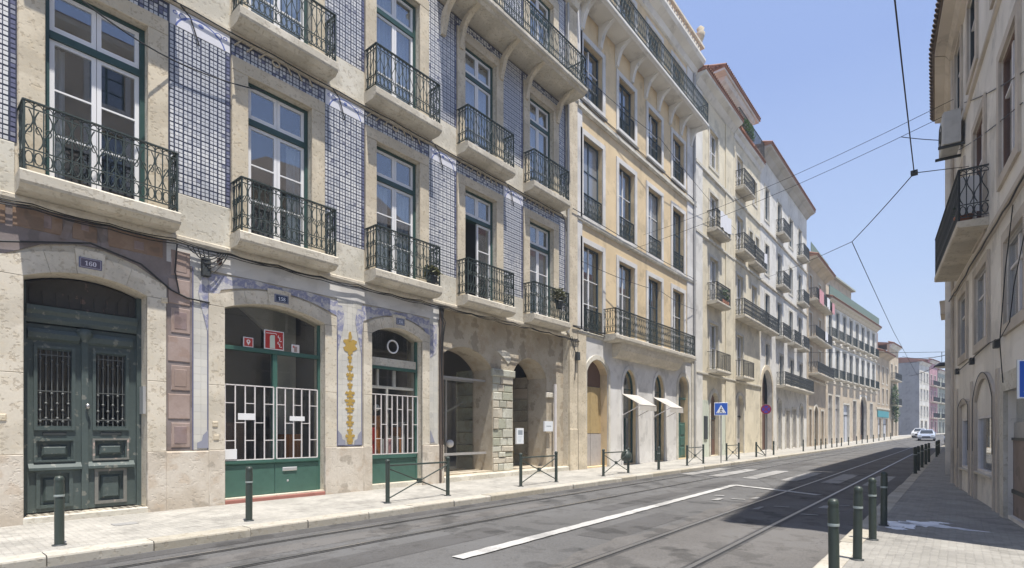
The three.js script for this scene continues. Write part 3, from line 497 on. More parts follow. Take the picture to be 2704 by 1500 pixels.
{ // azulejos: every tile is its own raised square in a blue bed; the nearest 300 are single pieces
  const c = 0.0735, gap = 0.019, R = rng(23), mats = [M.tileW, M.tileW, M.tileW2, M.tileW3, M.tileD2], rest = { 0: mb(), 1: mb(), 2: mb(), 3: mb(), 4: mb(), d: mb(), e: mb() }, bed = mb();
  const cell = mb().chip(0, c - gap, 0, c - gap, 0, 0.006, 0.002).geo(); const singles = [];
  const field = (a0, a1, y0, y1, blueCols = 0, allBlue = 0) => {
    bed.box(a0, a1, y0, y1, 0.003, 0.012);
    const n = Math.floor((a1 - a0) / c), m = Math.floor((y1 - y0) / c), off = (a1 - a0 - n * c + gap) / 2;
    for (let j = 0; j < m; j++) for (let i = 0; i < n; i++) {
      const x = a0 + off + i * c + (hash(i, j, 3) - 0.5) * 0.004, y = y0 + gap / 2 + j * c + (hash(j, i, 4) - 0.5) * 0.004, blue = i >= n - blueCols || (allBlue && R() < allBlue);
      const wth = fbm(x * 0.11 + 0.3, y * 0.11, 7, 4, 19) + (R() - 0.5) * 0.22, k = blue ? (R() < 0.6 ? 'd' : 'e') : wth > 0.56 ? 2 : wth < 0.42 ? 3 : R() < 0.02 ? 4 : 0, gi = i % 2 ? 0.004 : -0.003, gj = j % 2 ? 0.004 : -0.003;
      if (!blue && x > 3.3 && x < 4.45 && y < 8.2) singles.push([x + gi, y + gj, k]); else rest[k].chip(x + gi, x + gi + c - gap, y + gj, y + gj + c - gap, 0.012, 0.018, 0.002);
    }
  };
  for (const [y0, y1] of [[5.75, 9.1], [9.99, 13.18], [13.91, 16.98]]) {
    for (let k = 0; k < 5; k++) field(bayC[k] + 1.0, bayC[k + 1] - 1.0, y0, y1, 1);
    field(bayC[5] + 1.0, 15.95, y0, y1, 1); field(-2.4, bayC[0] - 1.0, y0, y1, 1);
    for (const b of bayC) field(b - 0.995, b + 0.995, y1 - (y0 < 6 ? 0.34 : 0.26), y1, 0, 0.2);
  }
  singles.sort((p, q) => Math.hypot(p[0], p[1] - 1.4) - Math.hypot(q[0], q[1] - 1.4));
  singles.forEach(([x, y, k], n) => { if (n < 300) { const t = part(A, 'tile', cell, mats[k]); t.position.set(0.012, y, -x); } else rest[k].chip(x, x + c - gap, y, y + c - gap, 0.012, 0.018, 0.002); });
  part(A, 'tile_bed', bed, M.tileB);
  for (const k of [0, 1, 2, 3, 4]) if (rest[k].p.length) part(A, 'tiles', rest[k], mats[k], 'stuff');
  part(A, 'blue_tiles', rest.d, M.tileD, 'stuff'); part(A, 'blue_tiles', rest.e, M.tileD2, 'stuff');
  // the tiles with a painted arch at the head of each pier: white with a blue scroll
  const head = printMat(256, 96, (x, w, h) => { x.fillStyle = '#d9d8dd'; x.fillRect(0, 0, w, h); x.strokeStyle = '#5f6ca6'; x.lineWidth = 7; x.beginPath(); x.arc(w / 2, h * 1.25, w * 0.42, Math.PI, 0); x.stroke(); x.lineWidth = 4; for (const s of [-1, 1]) { x.beginPath(); x.arc(w / 2 + s * w * 0.30, h * 0.35, 14, 0, 6.28); x.stroke(); x.beginPath(); x.arc(w / 2 + s * w * 0.42, h * 0.3, 8, 0, 6.28); x.stroke(); } x.fillStyle = '#7a86b8'; x.beginPath(); x.arc(w / 2, h * 0.35, 12, 0, 6.28); x.fill(); });
  for (let k = 0; k < 5; k++) { const a0 = bayC[k] + 1.0, a1 = bayC[k + 1] - 1.0; part(A, 'tile_head', mb().box(a0 + 0.02, a1 - 0.02, 8.76, 9.1, 0.012, 0.021), M.tileW3); plate(A, 'tile_painting', (a0 + a1) / 2, 8.93, 0.016, a1 - a0 - 0.05, 0.33, head); }
}
{ // door surrounds of cut stone: jamb blocks, springers, voussoirs and keystone
  for (const [di, o] of doors.entries()) {
    const w = di === 2 ? 0.24 : 0.29, d = 0.05, e = 0.004, m = (o.a0 + o.a1) / 2, hw = (o.a1 - o.a0) / 2;
    const stones = (x0, x1) => { const ys = [1.06, 2.3, o.y1]; part(A, 'jamb_stone', mb().chip(x0, x1, -0.1, 1.06 - e, -0.02, d + 0.012, 0.01), M.plinth); for (let k = 0; k < 2; k++) part(A, 'jamb_stone', mb().chip(x0, x1, ys[k], ys[k + 1] - e, -0.02, d, 0.008), M.stone); };
    stones(o.a0 - w, o.a0); stones(o.a1, o.a1 + w);
    const R = (hw * hw + o.rise * o.rise) / (2 * o.rise), cy = o.y1 + o.rise - R, t = Math.asin(hw / R), n = 5, top = R + (di === 0 ? 0.32 : 0.26);
    for (let k = 0; k < n; k++) {
      const q0 = -t + (2 * t * k) / n + (k ? e / R : 0), q1 = -t + (2 * t * (k + 1)) / n, P = [];
      for (let j = 0; j <= 4; j++) { const q = q0 + ((q1 - q0) * j) / 4; P.push([m + R * Math.sin(q), cy + R * Math.cos(q)]); }
      const key = k === 2 ? 0.07 : 0, O = []; for (let j = 4; j >= 0; j--) { const q = q0 + ((q1 - q0) * j) / 4, x = m + (top + key) * Math.sin(q), y = cy + (top + key) * Math.cos(q); O.push([x, y]); }
      if (k === 0) O.push([o.a0 - w, O[O.length - 1][1] - 0.03], [o.a0 - w, o.y1 + e]); if (k === n - 1) { O.unshift([o.a1 + w, o.y1 + e], [o.a1 + w, O[0][1] - 0.03]); }
      part(A, k === 2 ? 'keystone' : 'voussoir', mb().prism([...P, ...O], -0.02, d + (k === 2 ? 0.03 : 0.004 * (k % 2))), M.stone);
    }
  }
  const num = (t, bg, fg) => printMat(192, 96, (x, w, h) => { x.fillStyle = bg; x.fillRect(0, 0, w, h); x.strokeStyle = fg; x.lineWidth = 3; x.strokeRect(5, 5, w - 10, h - 10); x.fillStyle = fg; x.font = 'bold 66px serif'; x.textAlign = 'center'; x.textBaseline = 'middle'; x.fillText(t, w / 2, h / 2 + 3); });
  for (const [t, a, y, w, bg, fg] of [['160', 2.2, 4.13, 0.30, '#5a5262', '#d8d4dc'], ['158', 5.38, 4.17, 0.30, '#23304e', '#dfe4ec'], ['156', 8.46, 4.19, 0.26, '#6b7287', '#d8dbe4']]) { part(A, 'number_plate', mb().chip(a - w / 2, a + w / 2, y - 0.085, y + 0.085, 0.06, 0.096, 0.008), M.tileD); plate(A, 'house_number', a, y, 0.09, w - 0.03, 0.15, num(t, bg, fg)); }
}
{ // painted tile panels on the ground floor: faux masonry over and beside the great door, blue friezes and a golden garland
  const g = mb(); g.prism([[-2.4, 3.3], [1.08, 3.3], [1.10, 4.0], [1.6, 4.30], [2.05, 4.42], [2.36, 4.42], [2.85, 4.28], [3.3, 4.02], [3.3, 4.83], [-2.4, 4.83]], 0.004, 0.024); part(A, 'tile_panel', g, M.tileGrey);
  for (const [a0, a1, m] of [[-2.3, -0.4, M.brownTile], [-0.3, 1.2, M.brownTile], [1.28, 1.86, M.brownTile], [1.98, 2.30, M.brownTile], [2.44, 3.24, M.brownTile]]) part(A, 'tile_panel', mb().chip(a0, a1, 4.5, 4.81, 0.02, 0.036, 0.006), m);
  for (const [a, y, w, h] of [[1.68, 4.66, 0.09, 0.2], [2.14, 4.72, 0.1, 0.12], [2.88, 4.62, 0.14, 0.14], [0.4, 4.66, 0.12, 0.14]]) part(A, 'tile_inset', mb().chip(a - w / 2, a + w / 2, y - h / 2, y + h / 2, 0.03, 0.042, 0.004), M.pinkTileD);
  for (const [a, t] of [[1.92, -0.05], [2.37, 0.05]]) part(A, 'tile_strip', mb().prism([[a - 0.05 + t, 4.45], [a + 0.05 + t, 4.45], [a + 0.05 - t, 4.82], [a - 0.05 - t, 4.82]], 0.022, 0.038), M.tileGrey);
  // pink column of stacked blocks
  part(A, 'tile_panel', mb().box(3.30, 3.72, 1.07, 4.82, 0.004, 0.02), M.tileGrey);
  for (let k = 0; k < 7; k++) { const y = 1.12 + k * 0.52, in_ = k % 2 ? 0.0 : 0.05; part(A, 'faux_block', mb().chip(3.32 + in_, 3.68, y, y + 0.45, 0.018, 0.034, 0.01), M.pinkTile); if (!(k % 2)) part(A, 'faux_inset', mb().chip(3.42, 3.62, y + 0.07, y + 0.38, 0.03, 0.04, 0.006), k % 4 ? M.pinkTile : M.pinkTileD); }
  const panelTiles = (x0, x1, y0, y1) => { part(A, 'panel_bed', mb().box(x0, x1, y0, y1, 0.004, 0.014), M.stone); const n = Math.max(2, Math.round((x1 - x0) / 0.14)), m = Math.round((y1 - y0) / 0.14), w = (x1 - x0) / n, h = (y1 - y0) / m; for (let j = 0; j < m; j++) for (let i = 0; i < n; i++) part(A, 'panel_tile', mb().chip(x0 + i * w + 0.001, x0 + (i + 1) * w - 0.001, y0 + j * h + 0.001, y0 + (j + 1) * h - 0.001, 0.012, 0.023 + hash(i, j, 8) * 0.0016, 0.0012), hash(i, j, 5) < 0.5 ? M.panelW : M.panelW2); };
  panelTiles(3.725, 4.0, 1.07, 4.46); part(A, 'blue_border', mb().box(3.715, 3.735, 1.07, 4.46, 0.02, 0.032).box(3.97, 3.99, 1.07, 4.1, 0.02, 0.032), M.tileD);
  panelTiles(6.70, 7.38, 1.08, 4.46); part(A, 'blue_border', mb().box(6.70, 6.725, 1.08, 4.0, 0.02, 0.03).box(7.35, 7.375, 1.08, 4.0, 0.02, 0.03).box(6.725, 7.35, 1.08, 1.105, 0.02, 0.03), M.tileD);
  panelTiles(9.47, 9.78, 1.08, 4.46);
  // painted corners and friezes: prints on thin glazed plates cut to shape
  const blueWash = dtex(256, 0.55, (u, v) => { const a = fbm(u, v, 6, 4, 91), b = fbm(u, v, 12, 3, 92), t = sst(0.42, 0.56, a), k = sst(0.5, 0.6, b); return mixc(mixc([0.54, 0.52, 0.50], [0.20, 0.21, 0.34], 0.85 * t), [0.44, 0.43, 0.46], 0.6 * k); });
  const bm = new THREE.MeshStandardMaterial({ map: blueWash, roughness: 0.28 });
  const arc = (o, w, a0, a1) => { const m = (o.a0 + o.a1) / 2, hw = (o.a1 - o.a0) / 2 + w, P = []; for (let k = 0; k <= 12; k++) { const x = m - hw + (2 * hw * k) / 12; P.push([x, o.y1 + 0.24 + (o.rise + 0.06) * (1 - ((x - m) / hw) ** 2)]); } return P; };
  for (const [o, w, x0, x1] of [[doors[1], 0.29, 3.99, 6.72], [doors[2], 0.24, 7.36, 9.47]]) { const P = arc(o, w); const Q = [[x0, 3.62], ...P.filter((p) => p[0] > x0 + 0.02 && p[0] < x1 - 0.02), [x1, 3.62], [x1 + 0.0, 4.4], ...[0.86, 0.7, 0.5, 0.3, 0.14].map((t, i) => [x0 + (x1 - x0) * t, 4.42 + (i % 2 ? 0.035 : 0)]), [x0, 4.4]]; part(A, 'painted_frieze', mb().prism(Q, 0.024, 0.034), bm); }
  for (const [x0, x1] of [[3.735, 3.985], [6.725, 7.35]]) for (const s of [0, 1]) { if (x1 - x0 < 0.4 && !s) continue; const a = s ? x1 : x0, k = s ? -1 : 1; const P = [[a, 3.25], [a + k * 0.06, 3.5], [a + k * 0.12, 3.75], [a + k * 0.17, 4.0], [a + k * 0.14, 4.2], [a + k * 0.1, 4.3], [a, 4.3]]; part(A, 'painted_scroll', mb().prism(s ? P : ccw(P), 0.03, 0.036), bm); const Q = [[a, 1.1], [a + k * 0.19, 1.1], [a + k * 0.19, 1.2], [a + k * 0.11, 1.24], [a + k * 0.09, 1.34], [a, 1.44]]; part(A, 'painted_corner', mb().prism(s ? ccw(Q) : Q, 0.031, 0.038), M.tileD2); }
  part(A, 'painted_corner', mb().prism([[9.5, 1.12], [9.66, 1.12], [9.58, 1.3], [9.52, 1.42], [9.5, 1.44]], 0.026, 0.032), M.tileD2);
  part(A, 'painted_scroll', mb().prism([[9.5, 3.4], [9.72, 3.55], [9.74, 4.3], [9.5, 4.3]], 0.026, 0.032), bm);
  // the garland: lobes of leaf and fruit strung on a stem
  const gr = rng(44), go = mb(), am = 7.04; const blob = (a, y, ra, ry) => { const P = [], n = 11; for (let k = 0; k < n; k++) { const q = (k / n) * 6.283, f = 0.75 + 0.4 * gr(); P.push([a + ra * f * Math.cos(q), y + ry * f * Math.sin(q)]); } go.prism(P, 0.0265, 0.031 + gr() * 0.005); };
  for (const [a, y, w, h] of [[0, 3.44, 0.13, 0.1], [-0.09, 3.5, 0.09, 0.06], [0.1, 3.5, 0.09, 0.06], [-0.08, 3.34, 0.1, 0.07], [0.09, 3.36, 0.1, 0.07], [0, 3.27, 0.07, 0.08], [0, 3.62, 0.05, 0.12], [0, 3.2, 0.03, 0.1]]) blob(am + a, y, w, h); go.box(am - 0.012, am + 0.012, 1.12, 3.3, 0.026, 0.03);
  for (const [y, w, h] of [[3.1, 0.05, 0.12], [2.9, 0.07, 0.1], [2.7, 0.085, 0.14], [2.48, 0.06, 0.1], [2.28, 0.11, 0.12], [2.1, 0.12, 0.13], [1.92, 0.1, 0.1], [1.74, 0.06, 0.09], [1.6, 0.09, 0.1], [1.42, 0.07, 0.09], [1.28, 0.11, 0.13], [1.16, 0.07, 0.06]]) { blob(am, y, w * 0.5, h * 0.75); for (const k of [-1, 1]) { blob(am + k * w * 0.75, y + h * 0.25, w * 0.42, h * 0.3); blob(am + k * w * 0.5, y - h * 0.45, w * 0.3, h * 0.25); } }
  part(A, 'painted_garland', go, M.gold);
}
// ---------------------------------------------------------------- doors and shop fronts of the tiled building
{ // the great double door, set 0.34 m back
  const o = doors[0], D = sub(A, 'double_door'), d = -0.36, wm = M.woodGreen;
  part(A, 'door_step', mb().profile([[-0.45, -0.2], [0.06, -0.2], [0.06, 0.085], [0.045, 0.1], [-0.45, 0.1]], o.a0 - 0.04, o.a1 + 0.06), M.stonePale);
  part(D, 'door_frame', mb().box(o.a0, o.a0 + 0.07, 0.1, 3.77, d - 0.06, d + 0.08).box(o.a1 - 0.07, o.a1, 0.1, 3.77, d - 0.06, d + 0.08), wm);
  part(D, 'transom', mb().profile([[d - 0.05, 3.14], [d + 0.07, 3.14], [d + 0.1, 3.2], [d + 0.1, 3.27], [d + 0.14, 3.33], [d + 0.14, 3.4], [d - 0.05, 3.42]], o.a0 + 0.07, o.a1 - 0.07), wm);
  part(D, 'tympanum', mb().prism(ccw(outline(o.a0 + 0.03, o.a1 - 0.03, 3.4, 3.75, 0.17)), d - 0.05, d - 0.02), M.tymp);
  { const g = mb(); for (let k = 0; k < 9; k++) { const x = o.a0 + 0.12 + k * 0.165; g.prism([[x, 3.44], [x + 0.12, 3.44], [x + 0.13, 3.66 + 0.05 * Math.sin(k)], [x + 0.06, 3.74], [x - 0.01, 3.66]], d - 0.02, d - 0.005); } part(D, 'carved_panel', g, M.tymp); }
  const mid = 2.205;
  for (const [x0, x1, s] of [[o.a0 + 0.07, mid - 0.012, 0], [mid + 0.012, o.a1 - 0.07, 1]]) {
    const w = x1 - x0, i0 = x0 + w * 0.2, i1 = x1 - w * 0.22, leaf = mb();
    leaf.box(x0, i0, 0.12, 3.12, d - 0.04, d + 0.02).box(i1, x1, 0.12, 3.12, d - 0.04, d + 0.02);
    for (const [y0, y1] of [[0.12, 0.2], [0.80, 0.95], [1.24, 1.5], [2.72, 3.12]]) leaf.box(i0, i1, y0, y1, d - 0.04, d + 0.02);
    part(D, 'leaf', leaf, wm);
    part(D, 'rail_moulding', mb().profile([[d + 0.02, 0.76], [d + 0.09, 0.79], [d + 0.09, 0.83], [d + 0.02, 0.9]], x0 + 0.03, x1 - 0.03), wm);
    part(D, 'rail_moulding', mb().profile([[d + 0.02, 2.86], [d + 0.08, 2.9], [d + 0.1, 2.98], [d + 0.07, 3.04], [d + 0.02, 3.05]], x0 + 0.02, x1 - 0.06), wm);
    const ring = (a0, a1, y0, y1, t, h, nm, m) => part(D, nm, mb().box(a0, a0 + t, y0, y1, d + 0.018, d + h).box(a1 - t, a1, y0, y1, d + 0.018, d + h).box(a0 + t, a1 - t, y1 - t, y1, d + 0.018, d + h).box(a0 + t, a1 - t, y0, y0 + t, d + 0.018, d + h), m);
    ring(i0 - 0.05, i1 + 0.05, 1.43, 2.79, 0.045, 0.05, 'panel_moulding', wm); ring(i0 - 0.05, i1 + 0.05, 0.92, 1.29, 0.03, 0.05, 'panel_moulding', s ? M.woodWorn : wm); ring(i0 - 0.02, i1 + 0.02, 0.18, 0.78, 0.05, 0.045, 'panel_moulding', s ? M.woodWorn : wm);
    part(D, 'raised_panel', mb().chip(i0 + 0.05, i1 - 0.05, 1.02, 1.18, d - 0.03, d + 0.03, 0.03), wm); part(D, 'raised_panel', mb().chip(i0 + 0.07, i1 - 0.07, 0.27, 0.66, d - 0.035, d + 0.01, 0.03), wm); part(D, 'panel_back', mb().box(i0, i1, 0.2, 0.8, d - 0.04, d - 0.03).box(i0, i1, 0.95, 1.24, d - 0.04, d - 0.03), wm);
    part(D, 'letter_slot', mb().chip(i0 + 0.06, i1 - 0.06, 1.35, 1.4, d + 0.02, d + 0.035, 0.006), M.ironDark);
    part(D, 'door_glass', mb().box(i0, i1, 1.5, 2.72, d - 0.04, d - 0.03), M.darkWarm);
    const gr = mb(), n = 6; for (let k = 0; k < n; k++) { const x = i0 + ((i1 - i0) * (k + 0.5)) / n; gr.bar([x, 1.5, d + 0.0], [x, 2.72, d + 0.0], 0.014); for (const y of k % 2 ? [1.62, 1.86, 2.5] : [1.57, 1.75, 2.02, 2.56]) gr.lathe([[0.001, y - 0.03], [0.02, y - 0.012], [0.022, y], [0.02, y + 0.012], [0.001, y + 0.03]], x, d, 6); }
    for (const y of [1.6, 2.06, 2.64]) gr.bar([i0, y, d + 0.004], [i1, y, d + 0.004], 0.016); part(D, 'grille', gr, M.ironLight);
  }
  part(D, 'meeting_stile', mb().profile([[d + 0.02, 0.12], [d + 0.06, 0.12], [d + 0.07, 0.9], [d + 0.055, 1.4], [d + 0.065, 2.9], [d + 0.02, 2.9]], mid - 0.045, mid + 0.045), wm);
  part(D, 'capital', mb().lathe([[0.04, 2.88], [0.05, 2.92], [0.1, 2.98], [0.12, 3.04], [0.1, 3.1], [0.05, 3.12]], mid, d + 0.05, 12), wm);
  part(D, 'door_knob', mb().lathe([[0.001, 1.78], [0.03, 1.8], [0.035, 1.83], [0.03, 1.86], [0.001, 1.88]], mid + 0.03, d + 0.1, 10), M.steel);
  part(A, 'intercom', mb().box(2.955, 2.998, 1.72, 2.2, -0.22, -0.03), M.alu);
}
function shopGrille(parent, a0, a1, y0, y1, d, n, lean) {     // white bars with staggered cross pieces
  const g = mb(); g.bar([a0, y0, d], [a1, y0, d], 0.02); g.bar([a0, y1, d], [a1, y1, d], 0.022);
  for (let k = 0; k <= n; k++) { const x = a0 + ((a1 - a0) * k) / n; g.bar([x, y0, d], [x, y1, d], 0.022); }
  for (let k = 0; k < n; k++) for (const t of k % 2 === lean ? [0.26, 0.76] : [0.5]) { const y = y0 + (y1 - y0) * t; g.bar([a0 + ((a1 - a0) * k) / n, y, d], [a0 + ((a1 - a0) * (k + 1)) / n, y, d], 0.016); }
  return part(parent, 'grille', g, M.grille);
}
{ // the wide shop front
  const o = doors[1], S = sub(A, 'shop_front'), d = -0.2, gm = M.shopGreen, mid = 5.36;
  part(A, 'door_step', mb().profile([[-0.42, -0.2], [0.05, -0.2], [0.05, 0.06], [0.04, 0.075], [-0.42, 0.085]], o.a0 + 0.002, o.a1 - 0.002), M.redStep);
  part(S, 'frame', mb().box(o.a0, o.a0 + 0.05, 0.1, 3.8, d - 0.03, d + 0.03).box(o.a1 - 0.05, o.a1, 0.1, 3.8, d - 0.03, d + 0.03).box(o.a0 + 0.05, o.a1 - 0.05, 3.04, 3.12, d - 0.05, d + 0.07).box(mid - 0.045, mid + 0.045, 0.82, 3.04, d - 0.03, d + 0.05), gm);
  for (const [x0, x1] of [[o.a0 + 0.05, mid - 0.003], [mid + 0.003, o.a1 - 0.05]]) {
    part(S, 'door_panel', mb().chip(x0, x1, 0.1, 0.74, d - 0.03, d + 0.035, 0.01), M.shopPanel); part(S, 'door_rail', mb().profile([[d - 0.03, 0.742], [d + 0.03, 0.742], [d + 0.075, 0.77], [d + 0.075, 0.82], [d - 0.03, 0.83]], x0, x1), gm);
    part(S, 'pane', mb().box(x0, x1, 0.83, 3.04, d - 0.014, d - 0.006), M.shopPane);
    shopGrille(S, x0 + 0.02, x1 - 0.04, 0.84, 2.34, d + 0.06, 5, 0);
  }
  part(S, 'pane', mb().prism(ccw(outline(o.a0 + 0.02, o.a1 - 0.02, 3.12, 3.79, 0.2)), d - 0.014, d - 0.006), M.shopPane);
  part(S, 'letter_box', mb().chip(5.52, 5.84, 0.57, 0.65, d + 0.03, d + 0.06, 0.012), M.alu);
  part(S, 'door_lock', mb().chip(5.62, 5.66, 0.34, 0.38, d + 0.03, d + 0.045, 0.008), M.alu);
  const sign = (w, h, f) => printMat(w, h, f);
  const big = sign(256, 256, (x, w, h) => { x.fillStyle = '#e6dfdc'; x.fillRect(0, 0, w, h); x.fillStyle = '#b3332e'; x.fillRect(10, 10, w - 20, h - 20); x.fillStyle = '#cfd6c6'; x.beginPath(); x.moveTo(70, h - 14); x.lineTo(70, 90); x.quadraticCurveTo(72, 62, 105, 60); x.lineTo(135, 60); x.lineTo(140, h - 14); x.fill(); x.strokeStyle = '#f0e8e4'; x.lineWidth = 8; x.beginPath(); x.moveTo(20, 40); x.lineTo(150, 34); x.lineTo(160, 52); x.stroke(); x.lineWidth = 10; for (const [a, b] of [[196, 74], [214, 120], [192, 160], [214, 200]]) { x.beginPath(); x.arc(a, b, 16, 0.5, 4.4); x.stroke(); } });
  const sml = sign(128, 128, (x, w, h) => { x.fillStyle = '#e9e2df'; x.fillRect(0, 0, w, h); x.fillStyle = '#b8423c'; x.fillRect(8, 8, w - 16, h - 16); x.fillStyle = '#ece4e0'; x.beginPath(); x.arc(w / 2, 54, 26, 0, 6.28); x.fill(); x.beginPath(); x.moveTo(40, 62); x.lineTo(64, 108); x.lineTo(88, 62); x.fill(); x.fillStyle = '#b8423c'; x.beginPath(); x.arc(w / 2, 52, 11, 0, 6.28); x.fill(); });
  const pal = sign(128, 128, (x, w, h) => { x.fillStyle = '#e0d8d2'; x.fillRect(0, 0, w, h); x.fillStyle = '#a78f86'; x.fillRect(38, 26, 52, 84); x.fillStyle = '#c9564c'; x.fillRect(18, 18, 24, 30); });
  const hung = (a, y, w, h, m) => { part(S, 'sign_board', mb().chip(a - w / 2, a + w / 2, y - h / 2, y + h / 2, d + 0.05, d + 0.062, 0.003), M.whitePaint); plate(S, 'sign_print', a, y, d + 0.058, w - 0.01, h - 0.01, m); };
  hung(5.33, 3.33, 0.42, 0.40, big); hung(4.80, 3.22, 0.2, 0.2, sml); hung(5.80, 3.20, 0.18, 0.19, pal);
  for (const [a, y, w, h] of [[4.76, 1.71, 0.34, 0.13], [5.83, 1.69, 0.34, 0.1], [4.44, 0.96, 0.26, 0.2]]) part(S, 'paper_notice', mb().chip(a - w / 2, a + w / 2, y - h / 2, y + h / 2, d + 0.075, d + 0.083, 0.002), M.paper);
  // what stands inside, seen through the glass
  const R = rng(61);
  for (const [a0, a1, y0, y1, m] of [[4.4, 5.0, 0.07, 1.6, M.brownWood], [5.5, 5.9, 0.07, 1.2, M.roomDark], [5.95, 6.35, 0.07, 1.35, M.orange]]) part(S, 'display_case', mb().box(a0, a1, y0, y1, -1.35, -0.85), m);
  part(S, 'inner_arch', mb().prism([[5.95, 0.1], [6.5, 0.1], [6.5, 4.6], [4.6, 4.6], [5.3, 4.15], [5.75, 3.8], [5.95, 3.3]], -1.6, -1.45), M.grey);
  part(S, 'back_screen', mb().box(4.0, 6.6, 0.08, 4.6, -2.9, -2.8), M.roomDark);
}
{ // the narrow shop front
  const o = doors[2], S = sub(A, 'shop_front'), d = -0.2, gm = M.shopGreen;
  part(A, 'door_step', mb().box(o.a0 + 0.002, o.a1 - 0.002, -0.2, 0.11, -0.42, 0.02), M.stonePale);
  part(S, 'frame', mb().box(o.a0, o.a0 + 0.06, 0.12, 3.79, d - 0.03, d + 0.03).box(o.a1 - 0.06, o.a1, 0.12, 3.79, d - 0.03, d + 0.03).box(o.a0 + 0.06, o.a1 - 0.06, 2.98, 3.05, d - 0.03, d + 0.06).box(o.a0 + 0.06, o.a1 - 0.06, 0.74, 0.83, d - 0.03, d + 0.07), gm);
  part(S, 'lintel_board', mb().chip(o.a0 + 0.06, o.a1 - 0.06, 3.05, 3.26, d - 0.03, d + 0.05, 0.01), M.stonePale);
  part(S, 'inner_bar', mb().box(o.a0 + 0.06, o.a1 - 0.06, 2.50, 2.57, d - 0.12, d - 0.06).box(8.28, 8.34, 0.85, 2.5, d - 0.12, d - 0.06).box(8.0, 8.06, 2.57, 2.98, d - 0.12, d - 0.06).box(8.5, 8.58, 2.57, 2.98, d - 0.12, d - 0.06), M.grille);
  part(S, 'door_panel', mb().chip(o.a0 + 0.06, o.a1 - 0.06, 0.12, 0.74, d - 0.03, d + 0.03, 0.01), M.shopPanel);
  part(S, 'pane', mb().box(o.a0 + 0.06, o.a1 - 0.06, 0.83, 2.98, d - 0.014, d - 0.006), M.shopPane); part(S, 'pane', mb().prism(ccw(outline(o.a0 + 0.02, o.a1 - 0.02, 3.26, 3.78, 0.21)), d - 0.014, d - 0.006), M.shopPane);
  shopGrille(S, o.a0 + 0.06, o.a1 - 0.02, 0.85, 2.34, d + 0.06, 9, 1);
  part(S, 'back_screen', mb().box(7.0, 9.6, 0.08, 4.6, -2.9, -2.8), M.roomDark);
  const ring = []; for (let k = 0; k < 20; k++) { const q = (k / 20) * 6.283; ring.push([8.43 + 0.16 * Math.cos(q), 3.58 + 0.16 * Math.sin(q), d + 0.01]); } part(S, 'fan_ring', mb().tube(ring, 0.022, 6, true), M.whitePaint);
  part(S, 'shop_lamp', new THREE.SphereGeometry(0.09, 14, 10), M.paper).position.set(d - 0.3, 2.02, -8.15);
  const R = rng(66); for (let k = 0; k < 11; k++) { const a = 7.75 + k * 0.13, h = 0.5 + R() * 0.75; part(S, 'stock_item', mb().chip(a, a + 0.1 + R() * 0.05, 0.3, 0.6 + h, -0.95, -0.5 - R() * 0.2, 0.015), [M.red, M.roomDark, M.pinkCloth, M.red, M.shutter, M.orange][Math.floor(R() * 6)]); }
}
